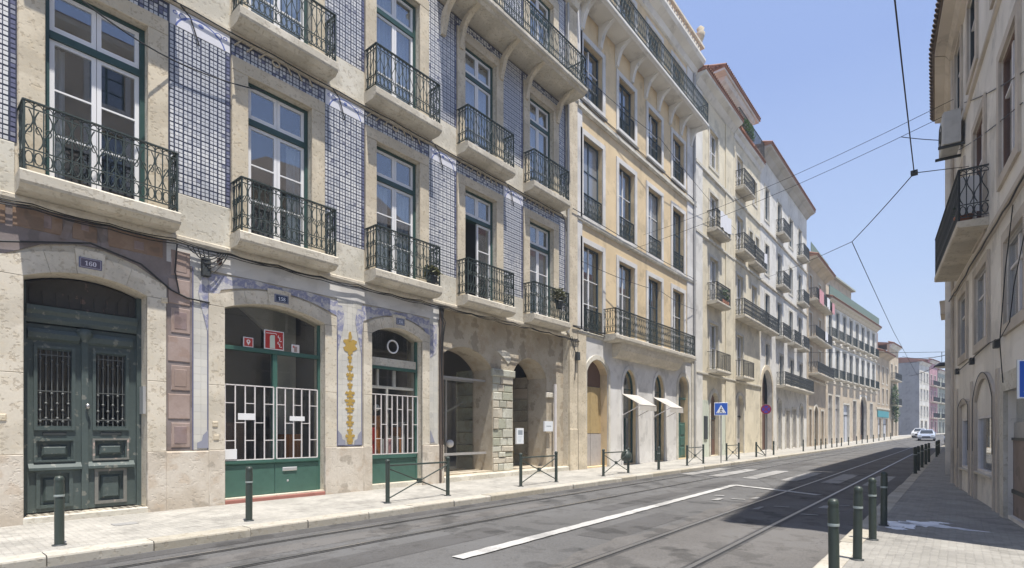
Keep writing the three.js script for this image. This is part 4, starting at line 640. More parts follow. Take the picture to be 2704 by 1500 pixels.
{ // the bare stone arches behind glass: plaster stripped, under repair
  const S = sub(A, 'glazed_bay'), d = -0.22;
  const h1 = { a0: 9.9, a1: 12.25, y0: 0.2, y1: 3.35, rise: 0.55 }, h2 = { a0: 13.25, a1: 15.1, y0: 0.2, y1: 3.3, rise: 0.6 };
  part(S, 'raw_wall', wallGeo(rectP(9.6, 16.12, 0.14, 4.9), [h1, h2].map((h) => outline(h.a0, h.a1, h.y0, h.y1, h.rise, 16)), 0.85, d), M.raw);
  part(S, 'threshold', mb().profile([[-1.2, -0.2], [0.05, -0.2], [0.05, 0.13], [0.03, 0.155], [-1.2, 0.155]], 10.0, 16.12), M.stonePale);
  part(S, 'back_wall', mb().box(9.6, 16.3, 0.14, 4.95, -2.98, -2.85), M.roomDark); part(S, 'side_wall', mb().box(9.6, 9.7, 0.15, 4.9, -2.84, -1.1), M.roomDark); part(S, 'side_wall', mb().box(16.2, 16.3, 0.15, 4.9, -2.84, -1.1), M.roomDark);
  // pier stones
  const R = rng(77); let y = 0.17;
  for (let row = 0; y < 3.1; row++) { const h = 0.16 + R() * 0.2, n = row % 2 ? 2 : 3; let x = 12.27; for (let k = 0; k < n; k++) { const w = k === n - 1 ? 13.23 - x : (0.96 / n) * (0.7 + 0.6 * R()); part(S, 'pier_stone', mb().chip(x, x + w - 0.02, y, y + h - 0.02, d - 0.01, d + 0.02 + R() * 0.05, 0.018), [M.rubble, M.rubble2, M.rubble3, M.rubble, M.blockGrey][Math.floor(R() * 5)]); x += w; } y += h; }
  for (let k = 0; k < 8; k++) { const y0 = 0.2 + k * 0.4; const q = part(S, 'jamb_block', mb().chip(0, 0.78, y0, y0 + 0.385, 0, 0.045, 0.015), k % 3 === 1 ? M.rubble2 : M.blockGrey); q.rotation.y = Math.PI / 2; q.position.set(-0.26 , 0, -12.25); q.position.x = -1.04; }
  for (let k = 0; k < 8; k++) { const y0 = 0.2 + k * 0.4; const q = part(S, 'jamb_block', mb().chip(0, 0.78, y0, y0 + 0.385, 0, 0.03, 0.015), k % 3 ? M.raw : M.sand); q.rotation.y = Math.PI / 2; q.position.set(-1.04, 0, -15.1); }
  part(S, 'capital', mb().chip(12.2, 13.3, 3.15, 3.38, d - 0.01, d + 0.09, 0.03), M.blockGrey); part(S, 'capital', mb().chip(15.05, 15.6, 2.62, 2.8, d - 0.01, d + 0.06, 0.02), M.stonePale);
  part(S, 'broken_plaster', mb().prism([[12.45, 3.95], [12.8, 3.75], [13.0, 3.6], [13.15, 3.72], [13.05, 3.95], [12.8, 4.0]], d - 0.01, d + 0.03), M.stonePale);
  // timber props, boards and a wheel lying inside
  part(S, 'timber_prop', mb().bar([10.2, 0.25, -1.3], [10.2, 3.2, -1.3], 0.1).bar([10.0, 1.5, -1.2], [12.1, 2.35, -1.35], 0.05).bar([10.0, 3.0, -0.5], [12.2, 3.0, -0.5], 0.06).bar([9.9, 0.75, -0.5], [12.25, 0.75, -0.5], 0.07), M.galv);
  part(S, 'stored_board', mb().box(13.4, 14.3, 0.2, 1.35, -1.5, -1.42).box(14.0, 14.5, 0.2, 1.7, -1.3, -1.24), M.ochreDoor); part(S, 'stored_sheet', mb().box(13.4, 13.75, 1.5, 2.15, -1.5, -1.45).box(10.5, 10.8, 1.3, 2.3, -1.5, -1.45), M.shutter);
  part(S, 'lamp_globe', new THREE.SphereGeometry(0.12, 14, 10), M.paper).position.set(-0.9, 1.05, -11.1);
  // glazing set deep inside the arches
  part(S, 'pane', mb().box(9.95, 12.2, 0.2, 3.0, -1.02, -1.01), M.shopPane); part(S, 'pane', mb().box(13.3, 15.05, 0.2, 2.6, -1.02, -1.01), M.shopPane); part(S, 'glazing_bar', mb().box(11.0, 11.06, 0.2, 3.0, -1.04, -0.99).box(9.95, 12.2, 2.98, 3.06, -1.04, -0.98), M.galv);
  part(S, 'corner_post', mb().box(15.38, 15.46, 0.16, 3.1, -0.1, -0.03), M.grille);
  for (const [a, y, w, h] of [[13.42, 1.27, 0.36, 0.52], [15.0, 1.6, 0.5, 0.36]]) { part(S, 'paper_notice', mb().chip(a - w / 2, a + w / 2, y - h / 2, y + h / 2, -0.1, -0.042, 0.001), M.paper); plate(S, 'notice_print', a, y, -0.048, w - 0.03, h - 0.03, printMat(128, 128, (x, W, H) => { x.fillStyle = '#dfe3e6'; x.fillRect(0, 0, W, H); x.fillStyle = '#8f979f'; if (w > h) { x.fillRect(24, 56, 78, 12); } else { x.fillRect(20, 14, 90, 40); x.fillStyle = '#b9c2c8'; for (let k = 0; k < 5; k++) x.fillRect(20, 66 + k * 11, 80 - k * 6, 4); } })); }
}
{ // downpipes, fixings and the loose cables along the ledge
  for (const [a, y0, y1, r, d] of [[9.84, 0.02, 4.84, 0.035, 0.06], [9.93, 0.4, 4.84, 0.02, 0.05], [15.99, 5.0, 16.9, 0.04, 0.1]]) part(A, 'downpipe', mb().tube([[a, y0, d], [a, y1, d]], r, 8), a > 15 ? M.galv : M.ironRust);
  const cable = (pts, r, n = 8, sag = 0) => { const P = []; for (let k = 0; k < pts.length - 1; k++) for (let j = 0; j < n; j++) { const t = j / n; P.push(pts[k].map((x, i) => x + (pts[k + 1][i] - x) * t - (i === 1 ? sag * 4 * t * (1 - t) : 0))); } P.push(pts[pts.length - 1]); return part(A, 'cable', mb().tube(P, r, 5), M.black); };
  const R = rng(8);
  for (let q = 0; q < 4; q++) { const P = []; for (let a = -2.3; a <= 16.8; a += 0.95) P.push([a, 4.86 - q * 0.025 + (R() - 0.5) * 0.07, 0.09 + q * 0.014]); cable(P, 0.009, 5, 0.035); }
  { const P = []; for (let a = -2.3; a <= 16; a += 1.5) P.push([a, 9.16 + (R() - 0.5) * 0.03, 0.085]); cable(P, 0.012, 4, 0.02); }
  for (const c of bayC.slice(1)) { cable([[c + 1.18, 9.15, 0.06], [c + 1.35, 9.02, 0.05], [c + 1.5, 8.6, 0.04]], 0.012, 4); }
  cable([[0.4, 3.95, 0.06], [1.1, 4.2, 0.07], [2.2, 4.46, 0.1], [2.9, 4.3, 0.07], [3.36, 3.95, 0.06], [3.62, 3.86, 0.05], [4.0, 3.84, 0.05]], 0.016, 6); cable([[-2.3, 3.6, 0.05], [0.4, 3.95, 0.06]], 0.016, 4);
  cable([[2.0, 8.0, 0.6], [3.4, 8.05, 0.12], [5.0, 8.3, 0.12]], 0.012, 5, 0.06);
  cable([[3.45, 4.8, 0.08], [3.42, 4.3, 0.06], [3.5, 3.9, 0.05]], 0.012, 5); for (let k = 0; k < 5; k++) cable([[3.6 + k * 0.09, 4.82, 0.1], [3.8 + 0.05 * k, 4.7 - 0.08 * k, 0.14], [4.15 + 0.04 * k, 4.8, 0.1]], 0.011, 6, 0.06);
  for (let k = 0; k < 5; k++) cable([[9.7 + k * 0.06, 4.84, 0.1], [9.95 - 0.04 * k, 4.4 - 0.1 * k, 0.14], [9.86, 3.7 - 0.3 * k, 0.1], [9.9, 1.2, 0.08]], 0.01, 6);
  cable([[16.05, 4.9, 0.12], [16.3, 4.4, 0.16], [16.5, 4.82, 0.12]], 0.013, 6); cable([[16.2, 4.9, 0.12], [16.45, 4.2, 0.14], [16.4, 3.3, 0.12]], 0.013, 6);
  part(A, 'junction_box', mb().chip(3.86, 4.0, 4.32, 4.66, 0.02, 0.13, 0.012), M.ironDark); part(A, 'junction_box', mb().chip(4.14, 4.22, 4.6, 4.72, 0.02, 0.08, 0.008), M.brownWood);
  part(A, 'junction_box', mb().chip(16.45, 16.62, 4.05, 4.35, 0.1, 0.22, 0.012), M.ironDark);
  for (const [a, y] of [[1.16, 1.62], [4.1, 1.55], [4.12, 1.3], [3.26, 3.75]]) part(A, 'wall_fixing', mb().chip(a - 0.05, a + 0.05, y - 0.05, y + 0.05, 0.04, 0.066, 0.012), M.stoneWarm);
}
// ---------------------------------------------------------------- the yellow building beside it
{
  const S0 = 16.66, L = 11.7, B = thing('yellow_building', 'yellow rendered building with white window frames and a long top balcony', 'building', null, [FAC, 0, S0]);
  const a = (s) => s - S0, cs = [17.83, 20.6, 23.36, 26.1].map(a), hw = 0.72;
  const win = [[14.15, 16.32], [9.62, 12.68], [5.24, 8.58]], holes = [];
  const D = [{ a0: a(17.32), a1: a(18.95), y0: 0.05, y1: 3.72, rise: 0.52 }, { a0: a(20.2), a1: a(21.45), y0: 0.05, y1: 3.25, rise: 0.85 }, { a0: a(23.2), a1: a(24.38), y0: 0.05, y1: 3.3, rise: 0.82 }, { a0: a(26.0), a1: a(27.4), y0: 0.05, y1: 3.7, rise: 0.58 }];
  for (const [y0, y1] of win) cs.forEach((c) => holes.push(outline(c - hw, c + hw, y0, y1)));
  cs.forEach((c) => holes.push(outline(c - hw, c + hw, 17.66, 20.15))); D.forEach((o) => holes.push(outline(o.a0, o.a1, o.y0, o.y1, o.rise, 14)));
  part(B, 'wall', wallGeo(rectP(0.004, L, -0.3, 21.2), holes, 0.36), M.yellow);
  part(B, 'inner_wall', mb().box(0.004, L, -0.3, 21.2, -9, -1.4), M.room);
  part(B, 'ground_floor_render', wallGeo(rectP(0.6, L - 0.02, -0.2, 5.04), D.map((o) => outline(o.a0, o.a1, -0.19, o.y1, o.rise, 14)), 0.03, 0.033), M.white);
  part(B, 'pilaster', mb().box(0.006, 0.56, -0.2, 5.05, 0.003, 0.1).box(0.006, 0.6, -0.2, 1.5, 0.1, 0.115), M.stoneWarm); part(B, 'pilaster', mb().box(0.006, 0.36, 5.3, 20.9, 0.003, 0.05), M.white); part(B, 'pilaster', mb().box(10.55, L - 0.01, 5.3, 20.9, 0.003, 0.05), M.white); part(B, 'pilaster', mb().box(L - 0.62, L - 0.005, -0.2, 5.04, 0.034, 0.1), M.stonePale);
  for (const [y0, y1, p] of [[5.05, 5.22, 0.09], [9.3, 9.5, 0.09], [13.5, 13.74, 0.12]]) part(B, 'string_course', mb().profile([[0.003, y0], [p * 0.4, y0], [p, y0 + 0.06], [p, y1 - 0.03], [p * 0.6, y1], [0.003, y1]], 0.006, L), M.stonePale);
  win.forEach(([y0, y1], f) => cs.forEach((c, i) => {
    const o = { a0: c - hw, a1: c + hw, y0, y1 }; surround(B, 'window_surround', M.white, o, 0.2, 0.002, 0.05, { foot: f < 2, topW: 0.2 });
    if (f === 0) part(B, 'window_sill', mb().profile([[0.05, y0 - 0.29], [0.1, y0 - 0.26], [0.12, y0 - 0.2], [0.05, y0 - 0.2]], o.a0 - 0.26, o.a1 + 0.26), M.stonePale);
    windowOf(B, o, { fm: M.frameBlue, bm: [M.whitePaint, M.frameBlue, M.whitePaint][(i + f) % 3], pm: [M.dark, M.blind, M.dark, M.dark][(i * 2 + f) % 4], cols: 2, ys: [y0 + 0.06, y0 + (y1 - y0) * 0.34, y0 + (y1 - y0) * 0.62, y1 - 0.06].slice(f === 0 ? 0 : 0), d: -0.2, bw: 0.03 });
    if (f === 2 && i > 0) return;
    const g = railGeo(2 * hw - 0.06, 0.06, 0.86, f === 0 ? 'bars' : 'lyre'), r = part(B, 'window_railing', g, M.iron); r.position.set(-0.03, y0 + 0.02, -(o.a0 + 0.03));
  }));
  cs.forEach((c) => { const o = { a0: c - hw, a1: c + hw, y0: 17.66, y1: 20.15 }; surround(B, 'window_surround', M.white, o, 0.2, 0.002, 0.05); windowOf(B, o, { pm: M.dark, cols: 2, rows: 3 }); });
  balcony(B, a(18.55), a(26.9), 5.28, { p: 0.62, th: 0.25, h: 1.0, style: 'lyre' }); part(B, 'balcony_bearer', mb().profile([[0.034, 4.45], [0.25, 4.5], [0.42, 4.75], [0.5, 5.02], [0.034, 5.02]], a(19.3), a(25.6)), M.stone);
  balcony(B, 0.1, L - 0.2, 17.66, { p: 0.85, th: 0.22, h: 1.05, style: 'lyre', sm: M.pale });
  for (let k = 0; k < 9; k++) { const x = 0.35 + (k * (L - 1)) / 8, g = mb(), P = [[0.005, 16.55]]; for (let j = 0; j <= 8; j++) { const t = j / 8; P.push([0.1 + 0.6 * t * t + 0.04 * Math.sin(t * 6), 16.6 + 0.84 * Math.pow(t, 0.7)]); } P.push([0.005, 17.44]); part(B, 'console', g.profile(P, x - 0.09, x + 0.09), M.pale); }
  part(B, 'cornice', mb().profile([[0.003, 20.6], [0.1, 20.65], [0.2, 20.9], [0.5, 21.05], [0.6, 21.2], [0.6, 21.32], [0.003, 21.32]], -0.0, L), M.pale);
  { const g = mb(); for (let k = 0; k < 40; k++) g.lathe([[0.05, 21.34], [0.07, 21.5], [0.09, 21.6], [0.04, 21.8], [0.06, 21.9]], 0.3 + (k * (L - 0.9)) / 39, 0.42, 6); g.box(0.05, L, 21.9, 22.02, 0.3, 0.54); part(B, 'balustrade', g, M.stone); }
  part(B, 'urn', mb().lathe([[0.12, 22.02], [0.1, 22.15], [0.2, 22.4], [0.24, 22.6], [0.14, 22.7], [0.2, 22.85], [0.05, 23.0], [0.001, 23.02]], L - 0.3, 0.42, 12), M.stoneWarm);
  part(B, 'roof', mb().profile([[0.2, 21.33], [-9, 24.5], [-9, 21.33]], 0.01, L), M.roof);
  part(B, 'downpipe', mb().tube([[L - 0.35, 0.1, 0.14], [L - 0.35, 20.6, 0.12]], 0.06, 8), M.galv);
  // ground floor
  const arch = (o, m, dd, t) => surround(B, 'arch_surround', m, { ...o, y0: -0.1 }, t, 0.034, 0.075);
  arch(D[0], M.stonePale, 0, 0.14); arch(D[1], M.white, 0, 0.12); arch(D[2], M.white, 0, 0.12); arch(D[3], M.stonePale, 0, 0.16);
  { const o = D[0]; part(B, 'passage_door', mb().box(o.a0, (o.a0 + o.a1) / 2 - 0.01, 1.35, 3.2, -0.34, -0.3).box((o.a0 + o.a1) / 2 + 0.01, o.a1, 1.35, 3.2, -0.34, -0.3), M.ochreDoor); part(B, 'passage_door', mb().box(o.a0, (o.a0 + o.a1) / 2 - 0.01, 0.06, 1.33, -0.34, -0.28).box((o.a0 + o.a1) / 2 + 0.01, o.a1, 0.06, 1.33, -0.34, -0.28), M.greyDoor); part(B, 'fanlight', mb().prism(ccw(outline(o.a0, o.a1, 3.22, 3.72, 0.52)), -0.36, -0.32), M.brownWood); }
  for (const o of [D[1], D[2]]) { windowOf(B, { ...o, y0: 2.0 }, { fm: M.frameGreen, pm: M.darkWarm, cols: 1, rows: 1, d: -0.16, simple: true }); const W = sub(B, 'shop_door'); part(W, 'frame', mb().box(o.a0, o.a0 + 0.08, 0.05, 2.0, -0.2, -0.14).box(o.a1 - 0.08, o.a1, 0.05, 2.0, -0.2, -0.14).box(o.a0 + 0.08, o.a1 - 0.08, 0.05, 0.5, -0.2, -0.14).box(o.a0 + 0.55, o.a0 + 0.62, 0.5, 2.0, -0.2, -0.14), M.frameGreen); part(W, 'pane', mb().box(o.a0 + 0.08, o.a1 - 0.08, 0.5, 2.0, -0.185, -0.175), M.dark); }
  { const o = D[3], W = sub(B, 'green_door'); const g = mb(); g.box(o.a0, o.a1, 0.06, 1.9, -0.22, -0.16); for (const s of [0, 1]) for (const [y0, y1] of [[0.15, 0.6], [0.7, 1.15], [1.25, 1.8]]) g.chip(o.a0 + 0.08 + s * 0.68, o.a0 + 0.62 + s * 0.68, y0, y1, -0.165, -0.13, 0.03); part(W, 'leaf', g, M.shopGreen); part(W, 'pane', mb().box(o.a0, o.a1, 1.9, 3.1, -0.22, -0.2), M.darkWarm); part(W, 'frame', mb().box(o.a0, o.a1, 3.1, 3.2, -0.22, -0.12).box((o.a0 + o.a1) / 2 - 0.03, (o.a0 + o.a1) / 2 + 0.03, 1.9, 3.1, -0.2, -0.15), M.shopGreen); part(W, 'fanlight', mb().prism(ccw(outline(o.a0, o.a1, 3.2, 3.7, 0.58)), -0.22, -0.2), M.dark); }
  for (const o of [D[1], D[2]]) { const W = sub(B, 'awning'), x0 = o.a0 - 0.12, x1 = o.a1 + 0.14; part(W, 'canvas', mb().prism([[0, 0], [x1 - x0, 0], [x1 - x0, 1.0], [0, 1.0]], 0, 0.012).geo().rotateZ(-Math.PI / 2 - 0.52).translate(0.0, 0, 0), M.awning).position.set(0.06, 3.02, -x0); part(W, 'valance', mb().box(x0, x1, 2.30, 2.535, 0.91, 0.92), M.awning); for (const x of [x0 + 0.02, x1 - 0.02]) part(W, 'arm', mb().bar([x, 2.1, 0.05], [x, 2.5, 0.9], 0.025), M.grille); }
  const R = rng(9); for (const [y, n] of [[5.32, 3], [9.56, 1], [13.8, 2]]) for (let q = 0; q < n; q++) { const P = []; for (let x = -0.4; x < L; x += 0.8) P.push([x, y - q * 0.04 + (R() - 0.5) * 0.06, 0.13]); part(B, 'cable', mb().tube(P, 0.014, 5), M.black); }
}
// ---------------------------------------------------------------- generic neighbours further along the street
// spec: floors [{y0,y1,cols:[[a0,a1]..], balc:'each'|'none', pm}], doors, eave
function house(name, label, s0, s1, spec) {
  const L = s1 - s0, H = thing(name, label, 'building', spec.group, [spec.r ?? FAC, spec.y ?? 0, s0], spec.turn ?? 0), holes = [], win = [];
  for (const f of spec.floors) for (const [x0, x1] of f.cols) { const o = { a0: x0, a1: x1, y0: f.y0, y1: f.y1, rise: f.rise ?? 0 }; holes.push(outline(o.a0, o.a1, o.y0, o.y1, o.rise)); win.push([o, f]); }
  for (const o of spec.doors ?? []) holes.push(outline(o.a0, o.a1, 0.04, o.y1, o.rise ?? 0, 14));
  part(H, 'wall', wallGeo(rectP(0.004, L, -0.4, spec.top), holes, 0.32), spec.m);
  part(H, 'inner_wall', mb().box(0.004, L, -0.4, spec.top, -(spec.deep ?? 9), -1.6), M.room);
  for (const [o, f] of win) {
    if (f.sw !== 0) surround(H, 'window_surround', f.sm ?? M.stonePale, o, f.sw ?? 0.16, 0.002, 0.035, { foot: !f.balc });
    windowOf(H, o, { fm: f.fm ?? (spec.fm ?? M.whitePaint), pm: f.pm ?? M.dark, cols: 2, rows: f.rows ?? 2, simple: true, d: f.d ?? -0.17, bw: 0.04 });
  }
  for (const b of spec.balc ?? []) balcony(H, b[0], b[1], b[2], { p: b[3] ?? 0.6, th: 0.2, h: 1.0, style: b[4] ?? 'lyre', rm: b[5] ?? M.ironDark, moulded: true });
  for (const b of spec.bands ?? []) part(H, 'string_course', mb().profile([[0.003, b[0]], [0.1, b[0] + 0.05], [0.1, b[1] - 0.03], [0.003, b[1]]], 0.005, L), b[2] ?? M.stonePale);
  for (const o of spec.doors ?? []) {
    const D = sub(H, o.gate ? 'gateway' : 'doorway'); surround(H, 'door_surround', o.sm ?? M.stonePale, { ...o, y0: -0.2, rise: o.rise ?? 0 }, o.sw ?? 0.18, 0.002, 0.06);
    const dd = o.gate ? -0.5 : -0.2; part(D, 'leaf', mb().prism(ccw(outline(o.a0 + 0.02, o.a1 - 0.02, 0.02, o.y1 - 0.02, o.rise ?? 0)), dd - 0.04, dd), o.m ?? M.brownWood);
    part(D, 'door_rail', mb().box(o.a0 + 0.02, o.a1 - 0.02, o.y1 * 0.72, o.y1 * 0.72 + 0.1, dd, dd + 0.04).box((o.a0 + o.a1) / 2 - 0.04, (o.a0 + o.a1) / 2 + 0.04, 0.05, o.y1 * 0.72, dd, dd + 0.035), o.rm ?? M.ironDark);
    if (!o.blind) part(D, 'pane', mb().box(o.a0 + 0.12, (o.a0 + o.a1) / 2 - 0.1, 1.0, o.y1 * 0.68, dd, dd + 0.012).box((o.a0 + o.a1) / 2 + 0.1, o.a1 - 0.12, 1.0, o.y1 * 0.68, dd, dd + 0.012), M.dark);
  }
  const e = spec.eave ?? 0.5, t = spec.top;
  part(H, 'cornice', mb().profile([[0.003, t - 0.55], [0.08, t - 0.5], [e * 0.45, t - 0.25], [e * 0.9, t - 0.1], [e * 0.95, t], [0.003, t]], 0.005, L), spec.cm ?? M.pale);
  part(H, 'roof', mb().profile([[e, t + 0.004], [e, t + 0.1], [-5, t + 1.1], [-9, t + 1.1], [-9, t + 0.004]], -0.05, L + 0.05), M.roof);
  { const g = mb(); for (let x = 0.1; x < L; x += 0.22) g.tube([[x, t + 0.14, e + 0.05], [x, t + 0.4, e - 0.7]], 0.085, 6); part(H, 'eaves_tiles', g, M.roof); }
  if (spec.pilasters) for (const [x0, x1, m] of spec.pilasters) part(H, 'pilaster', mb().box(x0, x1, -0.2, t - 0.56, 0.003, 0.06), m);
  return H;
}
const C1 = house('cream_building', 'narrow cream building with one row of balconies and orange roof', 28.36, 34.75, {
  m: M.cream, top: 20.8, eave: 0.65, floors: [
    { y0: 16.75, y1: 18.85, cols: [[2.25, 3.65]] }, { y0: 12.95, y1: 15.2, cols: [[2.25, 3.65]], balc: 1 }, { y0: 8.85, y1: 11.5, cols: [[2.25, 3.65]], balc: 1, pm: M.blind }, { y0: 4.95, y1: 7.7, cols: [[2.25, 3.65]], balc: 1 }],
  balc: [[1.8, 4.2, 12.95, 0.6], [1.8, 4.2, 8.85, 0.6], [1.8, 4.2, 4.95, 0.6, 'bars']], bands: [[12.25, 12.45], [16.0, 16.25], [4.6, 4.75]],
  doors: [{ a0: 2.3, a1: 3.7, y1: 3.0, rise: 0.7, m: M.brownWood }], pilasters: [[0.01, 1.0, M.pale], [4.9, 6.36, M.cream]] });
part(C1, 'ground_floor_render', mb().box(1.02, 2.08, -0.2, 3.2, 0.003, 0.03).box(3.92, 4.88, -0.2, 3.2, 0.003, 0.03), M.mint);
part(C1, 'notice_case', mb().chip(1.25, 1.75, 1.0, 2.3, 0.03, 0.09, 0.02), M.ironDark);
const C2 = house('cream_building', 'cream corner-roofed building with a roof terrace of plants', 34.75, 40.9, {
  m: M.cream, top: 20.6, eave: 0.35, floors: [
    { y0: 17.1, y1: 19.3, cols: [[0.75, 2.05]], balc: 1 }, { y0: 17.4, y1: 19.0, cols: [[4.3, 5.2]] }, { y0: 13.05, y1: 15.4, cols: [[0.75, 2.05]], balc: 1 }, { y0: 13.2, y1: 15.2, cols: [[3.4, 4.2], [4.9, 5.7]] }, { y0: 8.9, y1: 11.6, cols: [[0.75, 2.05], [4.0, 5.2]], balc: 1 }, { y0: 4.95, y1: 7.7, cols: [[0.75, 2.05]], balc: 1 }],
  balc: [[0.3, 2.6, 17.05, 0.65], [0.3, 2.6, 13.0, 0.65], [3.2, 5.9, 13.0, 0.5], [0.3, 5.9, 8.85, 0.65], [0.3, 2.6, 4.95, 0.6, 'bars']], bands: [[12.3, 12.5], [16.2, 16.4], [4.6, 4.75]],
  doors: [{ a0: 0.7, a1: 2.1, y1: 3.3, rise: 0.5, m: M.greyDoor }], pilasters: [[0.01, 0.3, M.cream]] });
{ // penthouse set back behind the terrace, with a hipped tiled roof and wide eaves
  const g = mb().box(-0.35, 6.05, 20.9, 24.0, -6, -0.95); part(C2, 'penthouse', g, M.yellow);
  part(C2, 'penthouse_eaves', mb().box(-0.95, 6.6, 24.0, 24.14, -6.6, -0.2), M.white); part(C2, 'penthouse_cornice', mb().profile([[-0.95, 23.4], [-0.8, 23.45], [-0.4, 23.75], [-0.3, 24.0], [-0.95, 24.0]], -0.35, 6.05), M.white);
  const r = mb(); r.profile([[-0.12, 24.14], [-0.12, 24.24], [-3.5, 25.3], [-6.6, 24.24], [-6.6, 24.14]], -1.0, 6.7); for (let x = -0.95; x < 6.7; x += 0.24) r.tube([[x, 24.24, -0.08], [x, 24.7, -1.5]], 0.09, 6); for (let d = -6.4; d < -0.2; d += 0.26) r.tube([[-1.06, 24.24, d], [-0.4, 24.5, d]], 0.09, 6); part(C2, 'penthouse_roof', r, M.roof);
  const R = part(C2, 'terrace_railing', railGeo(5.6, 0.4, 1.0, 'bars'), M.ironDark); R.position.set(0, 20.95, -0.2);
}
const Dh = house('pale_building', 'off-white building with a tall arched gateway at street level', 40.9, 56.4, {
  m: M.pale, fm: M.frameBlue, top: 22.0, eave: 0.75, cm: M.grey, floors: [
    { y0: 17.2, y1: 19.6, cols: [[1.2, 2.3], [8.6, 9.9]] }, { y0: 17.1, y1: 19.7, cols: [[4.8, 6.0], [12.0, 13.2]], balc: 1 }, { y0: 13.0, y1: 15.6, cols: [[4.8, 6.0], [12.0, 13.2]], balc: 1 }, { y0: 13.2, y1: 15.4, cols: [[1.2, 2.3], [8.6, 9.8]] }, { y0: 9.0, y1: 11.7, cols: [[1.2, 2.4], [4.8, 6.0], [8.6, 9.8], [12.0, 13.2]], balc: 1 }, { y0: 6.4, y1: 8.0, cols: [[1.4, 2.4]] }, { y0: 5.2, y1: 7.6, cols: [[5.4, 6.6], [9.0, 10.2], [12.4, 13.6]], balc: 1, pm: M.blind }],
  balc: [[4.3, 6.6, 17.05, 0.6], [11.4, 13.8, 17.05, 0.6], [4.3, 6.6, 12.95, 0.6], [11.4, 13.8, 12.95, 0.6], [0.1, 3.0, 8.9, 0.55], [4.2, 6.8, 8.9, 0.6], [8.0, 10.4, 8.9, 0.6], [11.4, 13.8, 8.9, 0.6], [4.4, 15.2, 5.1, 0.7]], bands: [[12.3, 12.5, M.stone], [16.3, 16.5, M.stone]],
  doors: [{ a0: 0.25, a1: 3.1, y1: 4.5, rise: 1.55, gate: 1, m: M.brownWood, sm: M.stoneWarm, sw: 0.25, blind: 1 }, { a0: 4.8, a1: 5.9, y1: 3.4, rise: 0.5, m: M.ironDark }, { a0: 7.4, a1: 8.6, y1: 3.2, m: M.brownWood }, { a0: 9.8, a1: 11.0, y1: 3.4, m: M.brownWood, rm: M.brownWood }, { a0: 12.6, a1: 13.8, y1: 3.3, rise: 0.5, m: M.ironDark }] });
const Eh = house('balcony_building', 'tan building with stacked dark iron balconies and pink washing', 56.4, 66.0, {
  m: M.tan, top: 18.0, eave: 0.9, cm: M.sand, floors: [
    { y0: 14.2, y1: 16.6, cols: [[1.2, 2.4], [5.6, 6.8]], balc: 1, pm: M.darkWarm }, { y0: 10.6, y1: 13.0, cols: [[1.2, 2.4], [5.6, 6.8]], balc: 1 }, { y0: 7.2, y1: 9.7, cols: [[1.2, 2.4], [5.6, 6.8]], balc: 1, pm: M.blind }],
  balc: [[0.4, 8.9, 14.1, 0.8], [0.4, 8.9, 10.5, 0.75, 'bars'], [0.4, 9.3, 7.05, 0.9]], bands: [[6.4, 6.6, M.stone]],
  doors: [{ a0: 0.9, a1: 2.0, y1: 3.6, m: M.brownWood }, { a0: 3.4, a1: 5.2, y1: 3.4, rise: 0.6, m: M.ironDark }, { a0: 6.8, a1: 8.2, y1: 3.6, m: M.greyDoor }], pilasters: [[0.01, 0.5, M.sand]] });
part(Eh, 'roof_netting', mb().box(0.2, 9.2, 18.1, 19.4, 0.3, 0.34), M.net); part(Eh, 'roof_wall', mb().box(0.2, 9.4, 18.1, 20.2, -4, -0.8), M.tan);
const turnF = -Math.atan(0.091);
const Fh = house('long_building', 'long white building with rows of tall windows and green roof railing', 66.0, 90.6, {
  m: M.pale, fm: M.frameBlue, top: 15.9, eave: 0.6, turn: turnF, y: 0.06, cm: M.stone, group: null, floors: [
    { y0: 11.8, y1: 15.0, cols: [0, 1, 2, 3, 4, 5, 6, 7].map((k) => [1.0 + k * 3.0, 2.3 + k * 3.0]), balc: 1, sw: 0.2, sm: M.stonePale }, { y0: 7.35, y1: 10.7, cols: [0, 1, 2, 3, 4, 5, 6, 7].map((k) => [1.0 + k * 3.0, 2.3 + k * 3.0]), balc: 1, sw: 0.2, sm: M.stonePale }],
  balc: [0, 1, 2, 3, 4, 5, 6, 7].flatMap((k) => [[0.6 + k * 3.0, 2.7 + k * 3.0, 11.75, 0.5, 'bars', M.iron], [0.6 + k * 3.0, 2.7 + k * 3.0, 7.3, 0.55, 'bars', M.iron]]), bands: [[6.7, 7.05, M.stone], [11.1, 11.4, M.stone]],
  doors: [{ a0: 0.8, a1: 2.2, y1: 5.4, m: M.greyDoor }, { a0: 3.6, a1: 5.2, y1: 5.4, m: M.greyDoor, blind: 1 }, { a0: 7.0, a1: 9.6, y1: 4.6, m: M.shutter, blind: 1 }, { a0: 11.4, a1: 13.0, y1: 5.2, m: M.brownWood }, { a0: 15.0, a1: 18.6, y1: 4.4, rise: 1.5, m: M.brownWood, gate: 1, sm: M.stoneWarm }, { a0: 20.4, a1: 22.0, y1: 5.2, m: M.greyDoor }] });
part(Fh, 'ground_floor_facing', wallGeo(rectP(0.01, 24.58, -0.3, 6.65), [[0.62, 2.38, 5.6], [3.42, 5.38, 5.6], [6.82, 9.78, 4.8], [11.22, 13.18, 5.4], [14.8, 18.8, 6.2], [20.22, 22.18, 5.4]].map(([x0, x1, y]) => outline(x0, x1, -0.25, y)), 0.03, 0.034), M.sand);
